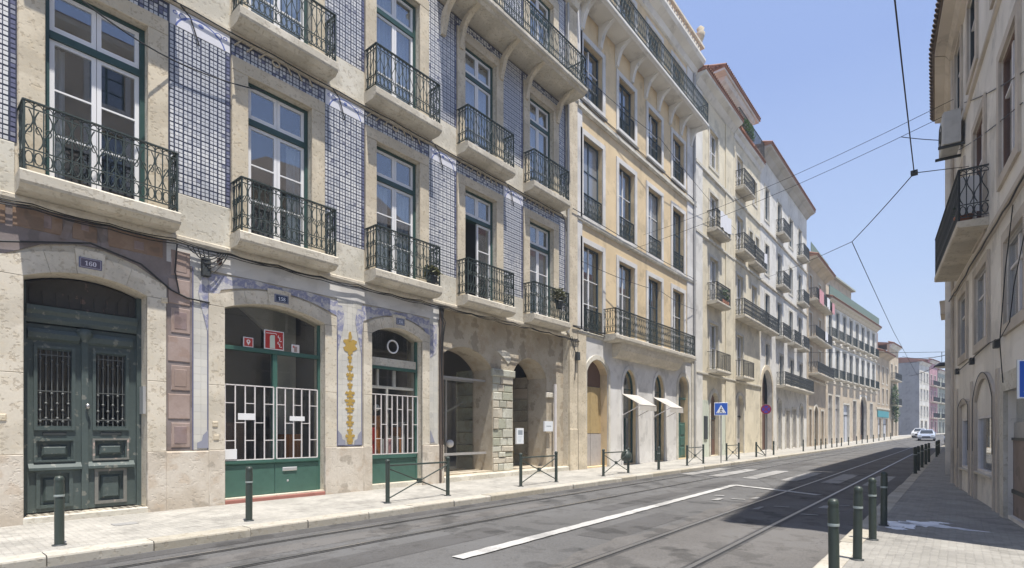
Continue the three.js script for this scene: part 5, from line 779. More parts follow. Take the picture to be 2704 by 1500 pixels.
part(Fh, 'roof_railing', mb().box(0, 24.4, 16.1, 17.3, 0.3, 0.34), M.net); part(Fh, 'attic_wall', mb().box(0.2, 17, 16.2, 20.0, -6, -1.4), M.sand); part(Fh, 'attic_roof', mb().profile([[-1.0, 20.0], [-1.0, 20.2], [-3.6, 21.0], [-6.4, 20.2], [-6.4, 20.0]], -0.3, 17.6), M.greenGrey);
{ // two low, neglected houses and then the bend
  const p = (s) => [FAC + 0.091 * (s - 66.0), s], [r1, s1] = p(90.1);
  const G = house('low_building', 'dark weathered two-storey building with a teal shop sign', s1 + 0.05, s1 + 9, { m: M.tan, top: 12.4, eave: 0.8, r: r1 + 0.02, y: 0.35, turn: turnF, cm: M.tan, floors: [{ y0: 8.2, y1: 10.6, cols: [[1.0, 2.2], [3.8, 5.0], [6.6, 7.8]], pm: M.darkWarm }, { y0: 5.2, y1: 7.4, cols: [[1.0, 2.2], [3.8, 5.0], [6.6, 7.8]], pm: M.darkWarm }], bands: [[4.3, 4.6, M.stone]], doors: [{ a0: 1.0, a1: 3.2, y1: 3.0, m: M.shutter, blind: 1 }, { a0: 4.2, a1: 7.6, y1: 3.0, m: M.shutter, blind: 1 }] });
  part(G, 'shop_fascia', mb().box(0.6, 8.0, 3.2, 4.1, 0.02, 0.12), M.teal); part(G, 'upper_storey', mb().box(0.6, 4.4, 12.5, 15.6, -4, -0.6), M.brownTile);
  const G2 = house('low_building', 'narrow old house wrapped in hanging green creeper', s1 + 9.1, s1 + 16, { m: M.sand, top: 14.4, eave: 0.5, r: r1 + 0.85, y: 0.5, turn: turnF, floors: [{ y0: 9.0, y1: 11.4, cols: [[1.0, 2.2], [4.2, 5.4]] }, { y0: 5.2, y1: 7.6, cols: [[1.0, 2.2], [4.2, 5.4]], balc: 1 }], balc: [[0.6, 5.8, 9.0, 0.7], [0.6, 5.8, 5.1, 0.7]], doors: [{ a0: 1.0, a1: 2.4, y1: 3.0, m: M.brownWood }, { a0: 4.0, a1: 5.6, y1: 3.0, m: M.greyDoor }] });
  const iv = mergeGeometries([leafGeo(420, 0.5, 2.2, 1.6, 0.2, 3), leafGeo(260, 0.45, 1.4, 1.1, 0.2, 4).translate(0.1, -2.4, -0.6)]); const ivy = single('creeper_plant', 'bright green creeper hanging over the old house front', 'plant', null, iv, M.leaf, [r1 + 1.4, 6.6, s1 + 10.5]);
}
{ // beyond the bend: houses whose fronts turn towards us, one with a bare grey gable
  const far = (name, label, r, s, turn, L, top, m, rows, extra = {}) => house(name, label, s, s + L, { m, top, eave: 0.5, r, y: 0.85, turn, deep: extra.deep ?? 9, floors: rows.map(([y0, y1]) => ({ y0, y1, cols: Array.from({ length: Math.max(2, Math.round(L / 3)) }, (_, k) => [0.9 + k * (L - 0.6) / Math.max(2, Math.round(L / 3)), 2.1 + k * (L - 0.6) / Math.max(2, Math.round(L / 3))]), balc: extra.balc, sw: 0.14, sm: extra.sm })), balc: extra.balc ? rows.map(([y0]) => [0.4, L - 0.4, y0 - 0.05, 0.6, 'bars']) : [], doors: [{ a0: 1.0, a1: 2.4, y1: 2.8, m: M.brownWood }, { a0: 4.2, a1: 6.0, y1: 2.8, m: M.greyDoor }] });
  const rows = [[3.6, 5.8], [7.0, 9.2], [10.4, 12.6]];
  const t = -0.16;
  const H1 = far('far_house', 'pale blue far house with a bare grey gable wall', -5.6, 133, t, 8, 14.6, M.pale, rows, { deep: 4.4 });
  part(H1, 'gable_wall', mb().box(-0.12, -0.01, -0.4, 14.5, -4.6, 0.0), M.endGrey);
  far('far_house', 'pink far house with magenta balconies', -4.25, 141.1, t, 7, 15.6, M.magenta, rows, { balc: 1 });
  far('far_house', 'grey-green far house standing beyond the pink one', -3.05, 148.2, t, 11, 14.0, M.greenGrey, rows, { balc: 1 });
  far('far_house', 'cream far house closing the view where the street bends', -1.1, 159.4, t - 0.1, 14, 12.6, M.cream, rows, { balc: 1 });
  far('far_house', 'tan far house at the very end of the street', 2.8, 173.6, t - 0.16, 16, 12.0, M.sand, rows, { balc: 1 });
}
// ---------------------------------------------------------------- right side: the beige house close by (its a axis runs towards the camera)
const S1 = 18.3, R1 = -0.024, rightTurn = Math.PI + 0.1018;
const rightAt = (s) => 1.845 - 0.1021 * s;
{
  const B = thing('beige_building', 'beige rendered house in shade with blind arches and an iron balcony', 'building', null, [R1, 0, S1], rightTurn), a = (s) => (S1 - s) / 0.9948, L = a(8.6);
  const W = (s0, s1, y0, y1, rise = 0) => ({ a0: a(s0), a1: a(s1), y0, y1, rise });
  const mezz = [W(17.3, 16.1, 3.24, 4.68), W(14.85, 13.45, 3.22, 4.64), W(11.85, 10.5, 3.16, 4.5)], mid = [W(17.6, 16.6, 5.6, 7.75), W(15.0, 13.8, 5.42, 7.75), W(12.25, 11.0, 5.72, 7.7)], top = [W(18.0, 17.0, 9.4, 11.2), W(15.85, 14.75, 9.3, 11.0), W(12.9, 11.7, 9.3, 11.0), W(10.2, 9.2, 9.3, 11.0)];
  const low = [W(16.95, 15.75, 0.55, 1.72), W(14.7, 12.9, 0.6, 1.72)], door = W(11.75, 9.9, 0.06, 2.06);
  const all = [...mezz, ...mid, ...top, ...low, door];
  part(B, 'wall', wallGeo(rectP(0, L, -0.3, 11.5), all.map((o) => outline(o.a0, o.a1, o.y0, o.y1)), 0.3), M.rightWall);
  { // the body: plan polygon behind the front, with the short wing that turns parallel to the street
    const P = [[-1.5, -0.02], [-1.5, L - 0.01], [-8.5, L - 0.01], [-8.5, -4.2], [-0.31, -4.12], [0.0, -0.005], [-0.305, -0.005]].map(([d, x]) => [d, x]);
    const sh = new THREE.Shape(P.map(([d, x]) => new THREE.Vector2(d, x))), g = new THREE.ExtrudeGeometry(sh, { depth: 11.8, bevelEnabled: false }); g.rotateX(-Math.PI / 2); g.translate(0, -0.3, 0); part(B, 'body', g, M.rightWall);
  }
  part(B, 'end_wall', mb().prism([[0, 0]].concat([]).length ? [[L, -0.3], [L + 0.012, -0.3], [L + 0.012, 11.5], [L, 11.5]] : [], -8.5, -0.002), M.rightWall);
  part(B, 'inner_wall', mb().box(0.02, L - 0.02, -0.28, 11.4, -1.49, -1.4), M.room); part(B, 'inner_floor', mb().box(0.02, L - 0.02, 5.0, 5.2, -1.4, -0.31).box(0.02, L - 0.02, 8.4, 8.6, -1.4, -0.31).box(0.02, L - 0.02, 2.6, 2.8, -1.4, -0.31), M.room);
  for (const [o, f] of [...mezz.map((o) => [o, 0]), ...mid.map((o) => [o, 1]), ...top.map((o) => [o, 2])]) {
    surround(B, 'window_surround', M.rightTrim, o, 0.17, 0.002, 0.045, { foot: true });
    windowOf(B, o, { fm: f === 1 ? M.brownWood : f === 0 ? M.galv : M.ironDark, bm: M.grille, pm: f === 0 ? M.blind : M.dark, cols: 2, rows: 2, ys: [o.y0 + 0.06, o.y0 + (o.y1 - o.y0) * 0.66, o.y1 - 0.06], d: -0.05, bw: 0.045, fw: 0.075 });
  }
  for (const [k, o] of low.entries()) {                        // blind arches: a raised band, recessed field and shop window
    const yy = k ? 2.02 : 2.0, r = k ? 0.42 : 0.06, oo = { a0: o.a0 - 0.05, a1: o.a1 + 0.1, y0: 0.0, y1: yy, rise: r };
    surround(B, 'blind_arch', M.rightTrim, oo, 0.1, 0.002, 0.05); windowOf(B, o, { fm: M.grille, pm: M.dark, cols: 1, rows: 1, d: -0.035, fw: 0.05, simple: true });
    part(B, 'window_sill', mb().profile([[0.002, o.y0 - 0.07], [0.07, o.y0 - 0.05], [0.07, o.y0 - 0.005], [0.002, o.y0 - 0.002]], o.a0 - 0.03, o.a1 + 0.03), M.stone);
    const P = outline(oo.a0 - 0.12, oo.a1 + 0.12, 1.0, yy, r + 0.12, 14).map(([x, y]) => [x, y, 0.065]); part(B, 'cable', mb().tube(P, 0.007, 5), M.ironDark);
  }
  { const D = sub(B, 'doorway'); part(D, 'leaf', mb().box(door.a0, door.a1, 0.06, 1.28, -0.12, -0.06), M.doorBrown); part(D, 'leaf_upper', mb().box(door.a0, door.a1, 1.3, 1.55, -0.12, -0.07), M.galv); part(D, 'pane', mb().box(door.a0, door.a1, 1.55, 2.05, -0.11, -0.1), M.darkWarm); part(D, 'door_rail', mb().box(door.a0, door.a1, 0.42, 0.48, -0.06, -0.04).box(door.a0, door.a1, 1.27, 1.31, -0.1, -0.04), M.ironDark); surround(B, 'door_surround', M.stonePale, { ...door, y0: -0.2 }, 0.3, 0.002, 0.06); }
  for (const [y, h, p] of [[4.98, 0.12, 0.08], [8.75, 0.1, 0.05]]) part(B, 'string_course', mb().profile([[0.002, y], [p, y + 0.03], [p, y + h], [0.002, y + h + 0.02]], 0, L), M.rightTrim);
  for (const [x, w] of [[a(17.75), 0.12], [a(15.35), 0.1], [a(12.5), 0.09]]) part(B, 'pilaster_strip', mb().box(x - w, x + w, 0, 2.5, 0.002, 0.035), M.rightTrim);
  for (const [x0, x1, y, st] of [[a(17.9), a(13.4), 5.46, 'lyre']]) { const K = sub(B, 'balcony'); part(K, 'slab', mb().profile([[0.004, y - 0.16], [0.44, y - 0.12], [0.46, y - 0.1], [0.46, y], [0.004, y]], x0, x1), M.stone); const R = part(K, 'railing', railGeo(x1 - x0 - 0.08, 0.48, 0.98, 'lyre'), M.ironDark); R.position.set(0, y + 0.01, -(x0 + 0.04)); }
  part(B, 'eaves', mb().profile([[0.002, 11.25], [0.12, 11.3], [0.2, 11.45], [0.42, 11.52], [0.42, 11.6], [0.002, 11.6]], 0, L), M.rightTrim);
  // roof with its tile courses, and the wing's eaves
  { // hipped at the end towards the open corner
    const g = mb(), e = 11.62, top = 15.4, Lr = L + 0.3, hx = L - 3.6, P = (d, y, x) => [d, y, -x];
    g.face([P(0.47, e, 0), P(0.47, e, Lr), P(-4.2, top, hx), P(-4.2, top, 0)].reverse()); g.face([P(0.47, e, Lr), P(-8.6, e, Lr), P(-4.2, top, hx)].reverse()); g.face([P(-8.6, e, Lr), P(-8.6, e, 0), P(-4.2, top, 0), P(-4.2, top, hx)].reverse()); g.face([P(-8.6, e, 0), P(0.47, e, 0), P(-4.2, top, 0)].reverse()); g.face([P(0.47, e - 0.01, 0), P(0.47, e - 0.01, Lr), P(-8.6, e - 0.01, Lr), P(-8.6, e - 0.01, 0)]); part(B, 'roof', g, M.roofDark); }
  const wing = (q) => { q.rotation.y = -0.0777; return q; };
  wing(part(B, 'eaves', mb().profile([[0.002, 11.25], [0.12, 11.3], [0.2, 11.45], [0.42, 11.52], [0.42, 11.6], [0.002, 11.6]], -3.95, -0.02), M.rightTrim)); wing(part(B, 'roof', mb().profile([[0.46, 11.61], [0.47, 11.68], [-4.2, 13.6], [-4.2, 11.61]], -4.0, 0.0), M.roofDark));
  { const g = mb(); for (let x = 0.05; x < L + 0.2; x += 0.2) g.tube([[x, 11.68, 0.5], [x, 12.1, 0.0]], 0.085, 7); part(B, 'eaves_tiles', g, M.roofDark); const g2 = mb(); for (let x = -3.95; x < 0.0; x += 0.2) g2.tube([[x, 11.68, 0.5], [x, 12.1, 0.0]], 0.085, 7); wing(part(B, 'eaves_tiles', g2, M.roofDark)); }
  const P = []; const Rr = rng(31); for (let x = -0.2; x < L; x += 0.5) P.push([x, 4.9 + (Rr() - 0.5) * 0.06, 0.1]); part(B, 'cable', mb().tube(P, 0.014, 5), M.black); part(B, 'cable', mb().tube([[a(11.9), 2.95, 0.07], [a(11.2), 3.1, 0.07], [a(10.9), 3.6, 0.07], [a(10.2), 4.2, 0.07]], 0.007, 5), M.black); part(B, 'cable', mb().tube([[a(10.9), 4.8, 0.08], [a(11.5), 4.0, 0.07], [a(11.95), 2.9, 0.07], [a(11.7), 2.2, 0.07]], 0.008, 5), M.black); part(B, 'cable', mb().tube([[a(17.3), 2.9, 0.06], [a(15.2), 2.95, 0.06], [a(13.0), 3.02, 0.06], [a(11.9), 2.95, 0.07]], 0.01, 5), M.black);
  for (const s of [15.15, 12.45, 17.5]) part(B, 'junction_box', mb().chip(a(s) - 0.09, a(s) + 0.09, 2.86, 3.0, 0.003, 0.08, 0.01), M.ironDark);
  part(B, 'downpipe', mb().tube([[a(18.2), 0.05, 0.06], [a(18.2), 11.2, 0.06]], 0.04, 8), M.rightTrim);
  // the split air conditioner on its brackets
  const ac = thing('air_conditioner', 'grey air conditioner unit on the beige house wall below the eaves', 'air conditioner', null, [rightAt(17.3), 8.28, 17.3], rightTurn);
  part(ac, 'casing', mb().chip(0, 0.9, 0.0, 0.78, 0.08, 0.42, 0.03), M.acGrey); const ring = []; for (let k = 0; k < 18; k++) { const q = (k / 18) * 6.283; ring.push([0.4 + 0.27 * Math.cos(q), 0.40 + 0.27 * Math.sin(q), 0.425]); } part(ac, 'fan_grille', mb().tube(ring, 0.012, 5, true).tube(ring.map(([x, y, d]) => [0.4 + (x - 0.4) * 0.5, 0.40 + (y - 0.40) * 0.5, d]), 0.01, 5, true), M.ironDark); for (const x of [0.1, 0.8]) part(ac, 'bracket', mb().box(x, x + 0.04, -0.06, 0.0, 0.0, 0.5), M.ironDark);
}
{ // the next house on the right, a thin sliver behind the corner; it throws the long shadow on the road
  const X = -0.28, B = thing('ochre_building', 'tall ochre house beyond the beige one, seen edge-on', 'building', null, [X, 0, 62], Math.PI), L = 62 - 22.5;
  const cols = Array.from({ length: 12 }, (_, k) => [1.2 + k * 3.2, 2.4 + k * 3.2]), rows = [[5.4, 7.6], [9.0, 11.2]], holes = rows.flatMap(([y0, y1]) => cols.map(([x0, x1]) => outline(x0, x1, y0, y1)));
  part(B, 'wall', wallGeo(rectP(0, L, -0.3, 13.6), holes, 0.3), M.rightWall); part(B, 'body', mb().box(0, L, -0.3, 13.6, -8, -1.5), M.room);
  for (const [y0, y1] of rows) for (const [x0, x1] of cols) windowOf(B, { a0: x0, a1: x1, y0, y1 }, { fm: M.brownWood, simple: true, pm: M.dark });
  part(B, 'cornice', mb().profile([[0.002, 13.2], [0.08, 13.4], [0.08, 13.6], [0.002, 13.6]], 0, L), M.pink); part(B, 'roof', mb().profile([[0.1, 13.61], [-4, 15.2], [-8, 13.61]], 0, L), M.roofDark);
  const K = sub(B, 'balcony'); part(K, 'slab', mb().box(20.5, 22.6, 8.2, 8.9, 0.004, 0.42), M.rightTrim); part(K, 'coping', mb().box(20.45, 22.65, 8.9, 8.98, 0.0, 0.46), M.stone);
}
{ // across the street from the tiled house and out of frame: the house its windows mirror
  const B = thing('opposite_building', 'cream house with tall windows standing opposite the tiled building', 'building', null, [7.0, 0, 8.4], Math.PI), L = 8.0;
  const cols = Array.from({ length: 2 }, (_, k) => [1.2 + k * 3.3, 2.5 + k * 3.3]), rows = [[0.3, 3.2], [5.0, 7.6], [8.8, 11.2], [12.4, 14.8], [16.0, 18.0]];
  part(B, 'wall', wallGeo(rectP(0, L, -0.3, 18.9), rows.flatMap(([y0, y1]) => cols.map(([x0, x1]) => outline(x0, x1, y0, y1))), 0.3), M.sand); part(B, 'body', mb().box(0, L, -0.3, 18.9, -8, -1.5), M.room);
  for (const [y0, y1] of rows) for (const [x0, x1] of cols) { surround(B, 'window_surround', M.pale, { a0: x0, a1: x1, y0, y1 }, 0.2, 0.002, 0.05, { foot: true }); windowOf(B, { a0: x0, a1: x1, y0, y1 }, { fm: M.frameGreen, simple: true, pm: M.dark }); }
  part(B, 'cornice', mb().profile([[0.002, 18.5], [0.3, 18.7], [0.4, 18.9], [0.002, 18.9]], 0, L), M.pale); part(B, 'roof', mb().profile([[0.45, 18.91], [-4, 20.6], [-8, 18.91]], 0, L), M.roof);
}
// ---------------------------------------------------------------- street furniture
const bollProto = (() => { const g = mb(); return { body: g.lathe([[0.05, 0], [0.05, 0.56], [0.046, 0.575], [0.046, 0.60], [0.052, 0.615], [0.052, 0.76], [0.045, 0.785], [0.052, 0.80], [0.05, 0.83], [0.035, 0.855], [0.001, 0.862]], 0, 0, 16).geo(), foot: mb().lathe([[0.075, -0.01], [0.075, 0.012], [0.052, 0.016]], 0, 0, 16).geo(), band: mb().lathe([[0.0525, 0.60], [0.0545, 0.605], [0.0545, 0.622], [0.0525, 0.627]], 0, 0, 16).geo() }; })();
function bollard(label, group, r, s, h = 1, tilt = 0) { const o = thing('bollard', label, 'bollard', group, [r + bend(s), rise(s), s]); part(o, 'post', bollProto.body, M.bollard); part(o, 'base_ring', bollProto.foot, M.ironDark); part(o, 'band', bollProto.band, M.reflBand); o.scale.y = h; o.rotation.z = tilt; return o; }
bollard('dark green bollard in front of the great double door', null, -8.5, 1.43, 1, 0.012);
bollard('dark green bollard in front of the wide shop with red signs', null, -8.54, 3.74, 1, -0.008);
bollard('dark green bollard between the awnings of the yellow building', null, -8.45, 18.55);
for (const [s, t] of [[5.45, 0.01], [6.88, -0.012], [8.28, 0.006], [9.66, -0.004]]) { const o = bollard('dark green bollard with a pale band on the kerb by the white spill', 'bollards by the paint spill', -0.83, s, 0.94, t); o.scale.x = o.scale.z = 0.87; }
for (const [s, r] of [[22.3, -1.05], [24.2, -1.05], [26.4, -1.03], [28.9, -1.0], [31.3, -0.97], [38.4, -0.85], [41.3, -0.85], [44.3, -0.85]]) bollard('dark bollard on the shaded kerb past the beige house', 'bollards on the shaded kerb', r, s, 1.05);
for (const s of [35.1, 43.3, 47.6, 49.9, 52.0, 54.9, 57.5, 60.1, 64, 68, 70.5, 73, 76, 79, 82, 86]) bollard('dark bollard on the sunny pavement past the arched gateway', 'bollards along the sunny far pavement', -8.55, s, 1);
function barrier(label, s0, s1, r = -8.57) {
  const o = thing('barrier', label, 'barrier', 'green steel pedestrian barriers', [r, 0, s0]), L = s1 - s0, pg = mb().lathe([[0.042, 0], [0.042, 0.8], [0.048, 0.81], [0.048, 0.84], [0.03, 0.862], [0.001, 0.866]], 0, 0, 14).geo();
  for (const x of [0, L]) { part(o, 'post', pg, M.bollard).position.z = -x; part(o, 'base_ring', bollProto.foot, M.ironDark).position.z = -x; }
  part(o, 'top_rail', mb().tube([[0, 0.74, 0], [L, 0.74, 0]], 0.019, 8), M.bollard);
  part(o, 'brace', mb().tube([[0.03, 0.1, 0.012], [L - 0.03, 0.68, 0.012]], 0.014, 7), M.bollard); part(o, 'brace', mb().tube([[0.03, 0.68, -0.012], [L - 0.03, 0.1, -0.012]], 0.014, 7), M.bollard); part(o, 'boss', mb().chip(L / 2 - 0.05, L / 2 + 0.05, 0.34, 0.44, -0.03, 0.03, 0.012), M.bollard);
  return o;
}
barrier('green crossed-bar barrier in front of the narrow shop', 6.42, 8.03); barrier('green crossed-bar barrier in front of the glazed stone arches', 10.58, 12.15); barrier('green crossed-bar barrier in front of the first awning', 14.74, 16.4); barrier('green crossed-bar barrier in front of the green door', 21.56, 23.4); barrier('green crossed-bar barrier beyond the blue crossing sign', 26.5, 28.4);
{ const o = thing('broken_barrier', 'broken barrier with one post and a fallen brace by the gateway', 'barrier', null, [-8.57, 0, 31.5]); part(o, 'post', bollProto.body, M.bollard); part(o, 'brace', mb().tube([[0, 0.74, 0], [1.45, 0.06, 0.1]], 0.03, 7).tube([[0, 0.3, 0], [1.3, 0.04, 0.1]], 0.018, 7), M.bollard); }
{ // pedestrian crossing sign: blue square with a white triangle and a walking figure
  const face = printMat(256, 256, (x, w) => { x.fillStyle = '#e8ecf2'; x.fillRect(0, 0, w, w); x.fillStyle = '#2a5fc4'; x.fillRect(9, 9, w - 18, w - 18); x.fillStyle = '#eef0f4'; x.beginPath(); x.moveTo(w / 2, 44); x.lineTo(224, 214); x.lineTo(32, 214); x.fill(); x.strokeStyle = '#22262e'; x.lineWidth = 13; x.lineCap = 'round'; x.beginPath(); x.moveTo(130, 122); x.lineTo(126, 160); x.lineTo(106, 196); x.moveTo(126, 160); x.lineTo(146, 196); x.moveTo(130, 126); x.lineTo(108, 150); x.moveTo(130, 126); x.lineTo(152, 146); x.stroke(); x.fillStyle = '#22262e'; x.beginPath(); x.arc(132, 104, 10, 0, 6.28); x.fill(); x.lineWidth = 7; for (let k = 0; k < 5; k++) { x.beginPath(); x.moveTo(62 + k * 34, 206); x.lineTo(70 + k * 29, 198); x.stroke(); } });
  const sign = (label, r, s, y, size, poleTop, turn) => { const o = thing('crossing_sign', label, 'road sign', null, [r, 0, s], turn); part(o, 'pole', mb().lathe([[0.03, 0], [0.03, poleTop]], 0, 0, 12), M.galv); part(o, 'sign_plate', mb().chip(-size / 2, size / 2, y - size / 2, y + size / 2, 0.03, 0.05, 0.006).box(-size / 2, size / 2, y - size / 2, y + size / 2, 0.031, 0.04), M.alu); plate(o, 'sign_face', 0, y, 0.045, size - 0.01, size - 0.01, face); part(o, 'clamp', mb().box(-0.05, 0.05, y + 0.12, y + 0.17, -0.04, 0.032).box(-0.05, 0.05, y - 0.17, y - 0.12, -0.04, 0.032), M.galv); return o; };
  sign('blue square crossing sign on a thin grey pole by the cream building', -8.2, 24.6, 2.45, 0.58, 2.78, -Math.PI / 2 + 0.35);
  sign('blue square crossing sign beside the beige house doorway', 0.79, 9.42, 2.07, 0.5, 2.37, -Math.PI / 2 + 0.5);
  const np = printMat(256, 256, (x, w) => { x.fillStyle = '#8b2038'; x.fillRect(0, 0, w, w); x.fillStyle = '#3b3fa4'; x.beginPath(); x.arc(128, 128, 96, 0, 6.28); x.fill(); x.strokeStyle = '#8b2038'; x.lineWidth = 26; x.beginPath(); x.moveTo(60, 60); x.lineTo(196, 196); x.moveTo(196, 60); x.lineTo(60, 196); x.stroke(); });
  const o = thing('no_stopping_sign', 'round blue and red no stopping sign before the arched gateway', 'road sign', null, [-8.35, 0, 32.6], -Math.PI / 2 + 0.42); part(o, 'pole', mb().lathe([[0.03, 0], [0.03, 3.0]], 0, 0, 10), M.galv); const disc = new THREE.CylinderGeometry(0.28, 0.28, 0.02, 28); disc.rotateZ(Math.PI / 2); part(o, 'sign_plate', disc, M.alu).position.set(0.05, 2.7, 0); const f = new THREE.CircleGeometry(0.275, 28); f.rotateY(Math.PI / 2); part(o, 'sign_face', f, np).position.set(0.064, 2.7, 0);
}
// ---------------------------------------------------------------- overhead wires
{
  const W = (r, s, y) => [s, y, r];
  const wire = (label, pts, r = 0.012, sag = 0, n = 8, group) => { const P = []; for (let k = 0; k < pts.length - 1; k++) for (let j = 0; j < n; j++) { const t = j / n; P.push(pts[k].map((x, i) => x + (pts[k + 1][i] - x) * t - (i === 1 ? sag * 4 * t * (1 - t) : 0))); } P.push(pts[pts.length - 1]); return single('overhead_wire', label, 'wire', group, mb().tube(P, r, 5), M.black); };
  const N1 = W(-0.57, 11.8, 6.0), N2 = W(-1.93, 15.1, 6.0);
  wire('tram contact wire running along the middle of the street', [W(-0.45, -6, 6.0), W(-0.5, 6.95, 6.0), N1, N2, W(-2.2, 30, 6.0), W(-2.5, 60, 6.1), W(-0.5, 90, 6.6)], 0.009, 0.02);
  wire('span wire from the beige house to the tram wire bend', [N1, W(0.22, 15.8, 7.4)], 0.008);
  wire('long span wire from the tram wire bend to the left house fronts', [N2, W(-10.8, 40, 12.2)], 0.008, 0.1);
  wire('upper of two slack wires crossing from the yellow building', [W(-10.7, 21.9, 10.2), W(-0.05, 17.0, 9.6)], 0.007, 0.22);
  wire('lower of two slack wires crossing from the yellow building', [W(-10.7, 20.4, 9.1), W(-0.05, 17.0, 9.3)], 0.007, 0.22);
  wire('slack wire meeting the air conditioner on the beige house', [W(-1.115, 17.34, 9.2), W(-0.05, 17.4, 8.75)], 0.010, 0.02);
  wire('thin wire across the beige house window', [W(0.15, 16.5, 9.2), W(0.75, 10.6, 6.6)], 0.008, 0.05);
  wire('lower thin wire across the beige house front', [W(0.05, 17.2, 8.4), W(0.74, 10.7, 6.2)], 0.008, 0.05);
  wire('far span wire across the street beyond the long building', [W(-5.5, 88, 11.5), W(-0.4, 60, 8.2)], 0.03, 0.3);
  wire('second far span wire holding the hanging lamp', [W(-5.0, 92, 9.2), W(-0.35, 58, 7.6)], 0.03, 0.25);
  wire('wire strung low across the yellow building windows', [W(-10.75, 16.9, 7.8), W(-10.2, 22.6, 7.75), W(-10.75, 28.4, 8.0)], 0.011, 0.1);
  wire('cable looping from the tiled pilaster over the yellow front', [W(-10.7, 16.3, 14.8), W(-10.2, 22.5, 14.6), W(-10.7, 34.8, 14.2)], 0.01, 0.12);
  single('wire_joint', 'small dark clamp where the tram wire meets its span', 'clamp', null, mb().box(-0.06, 0.06, -0.03, 0.03, -0.05, 0.05), M.ironDark, [N1[2], N1[1], N1[0]]);
  const l = thing('street_lamp', 'dark lamp hanging from a wire over the far street', 'street lamp', null, [-0.74, 5.8, 46]); part(l, 'shade', mb().lathe([[0.06, 0.3], [0.16, 0.26], [0.42, 0.08], [0.44, 0.02], [0.4, 0.0]].reverse(), 0, 0, 16), M.ironDark); part(l, 'bowl', mb().lathe([[0.001, -0.12], [0.2, -0.1], [0.34, -0.02], [0.38, 0.02]], 0, 0, 16), M.lampGlass); part(l, 'hanger', mb().bar([0, 0.28, 0], [0, 1.0, 0], 0.03), M.ironDark);
  wire('span wire carrying the hanging lamp', [W(-10.6, 50, 8.2), W(-0.74, 46, 6.8), W(-0.3, 45.5, 6.85)], 0.014, 0.05);
}
// ---------------------------------------------------------------- cars at the far end
function car(name, label, m, r, s, turn, k = 1, hat = true) {
  const o = thing(name, label, 'car', null, [r, rise(s) - 0.12, s], turn); o.scale.setScalar(k);
  // outline in side view [along, y]: nose at +a end faces the camera when turned by pi
  const side = [[0.05, 0.3], [0.0, 0.55], [0.08, 0.74], [0.35, 0.84], [1.05, 0.93], [1.65, 1.38], [1.95, 1.45], [2.9, 1.46], [3.55, 1.36], [3.95, 0.98], [4.15, 0.92], [4.2, 0.6], [4.12, 0.3]];
  const sec = (y) => (y > 0.95 ? 0.80 - (y - 0.95) * 0.42 : y > 0.5 ? 0.86 : 0.83), P = [...side].reverse();
  const g = mb(), n = side.length; for (let i = 0; i < n; i++) { const [x0, y0] = side[i], [x1, y1] = side[(i + 1) % n]; g.face([[-sec(y0), y0, -x0], [sec(y0), y0, -x0], [sec(y1), y1, -x1], [-sec(y1), y1, -x1]].reverse()); }
  for (const s2 of [-1, 1]) { const q = side.map(([x, y]) => [s2 * sec(y), y, -x]); g.cap(s2 > 0 ? [...q] : [...q].reverse()); }
  part(o, 'body', g, m);
  part(o, 'windscreen', mb().face([[-0.66, 0.99, -1.09], [0.66, 0.99, -1.09], [0.57, 1.36, -1.58], [-0.57, 1.36, -1.58]].map(([x, y, z]) => [x, y + 0.012, z + 0.02]).reverse()), M.carGlass); part(o, 'rear_window', mb().face([[-0.6, 1.04, -3.92], [0.6, 1.04, -3.92], [0.56, 1.34, -3.6], [-0.56, 1.34, -3.6]].map(([x, y, z]) => [x, y + 0.012, z - 0.02])), M.carGlass);
  for (const s2 of [-1, 1]) { part(o, 'side_window', mb().face([[s2 * 0.802, 0.98, -1.35], [s2 * 0.802, 0.98, -3.7], [s2 * 0.665, 1.33, -3.4], [s2 * 0.665, 1.33, -1.75]]), M.carGlass); part(o, 'headlight', mb().chip(-0.14, 0.14, -0.07, 0.07, 0, 0.03, 0.01).geo().rotateY(Math.PI / 2 * -1), M.lampGlass).position.set(s2 * 0.62, 0.68, 0.02); part(o, 'mirror', mb().box(1.35, 1.5, 0.98, 1.1, s2 > 0 ? 0.8 : -0.98, s2 > 0 ? 0.98 : -0.8), m); }
  const w = new THREE.CylinderGeometry(0.31, 0.31, 0.2, 18); w.rotateZ(Math.PI / 2); const rim = new THREE.CylinderGeometry(0.19, 0.19, 0.21, 14); rim.rotateZ(Math.PI / 2);
  for (const [x, z] of [[-0.76, -0.8], [0.76, -0.8], [-0.76, -3.35], [0.76, -3.35]]) { const W = sub(o, 'wheel'); W.position.set(x, 0.31, z); part(W, 'tyre', w, M.rubber); part(W, 'rim', rim, M.alu); }
  part(o, 'grille', mb().chip(-0.4, 0.4, 0.42, 0.6, 0, 0.02, 0.008).geo().rotateY(-Math.PI / 2), M.black).position.set(0, 0, 0.03);
  return o;
}
car('car', 'pale blue-grey hatchback driving towards us in the lane', M.carWhite, -4.6 + bend(84), 84, 0.0);
car('car', 'white car parked behind the pale hatchback by the creeper', M.carGrey, -7.1 + bend(97), 97, -0.05);
car('car', 'dark car parked at the far right kerb', M.carDark, -0.6 + bend(70), 72, -0.1);
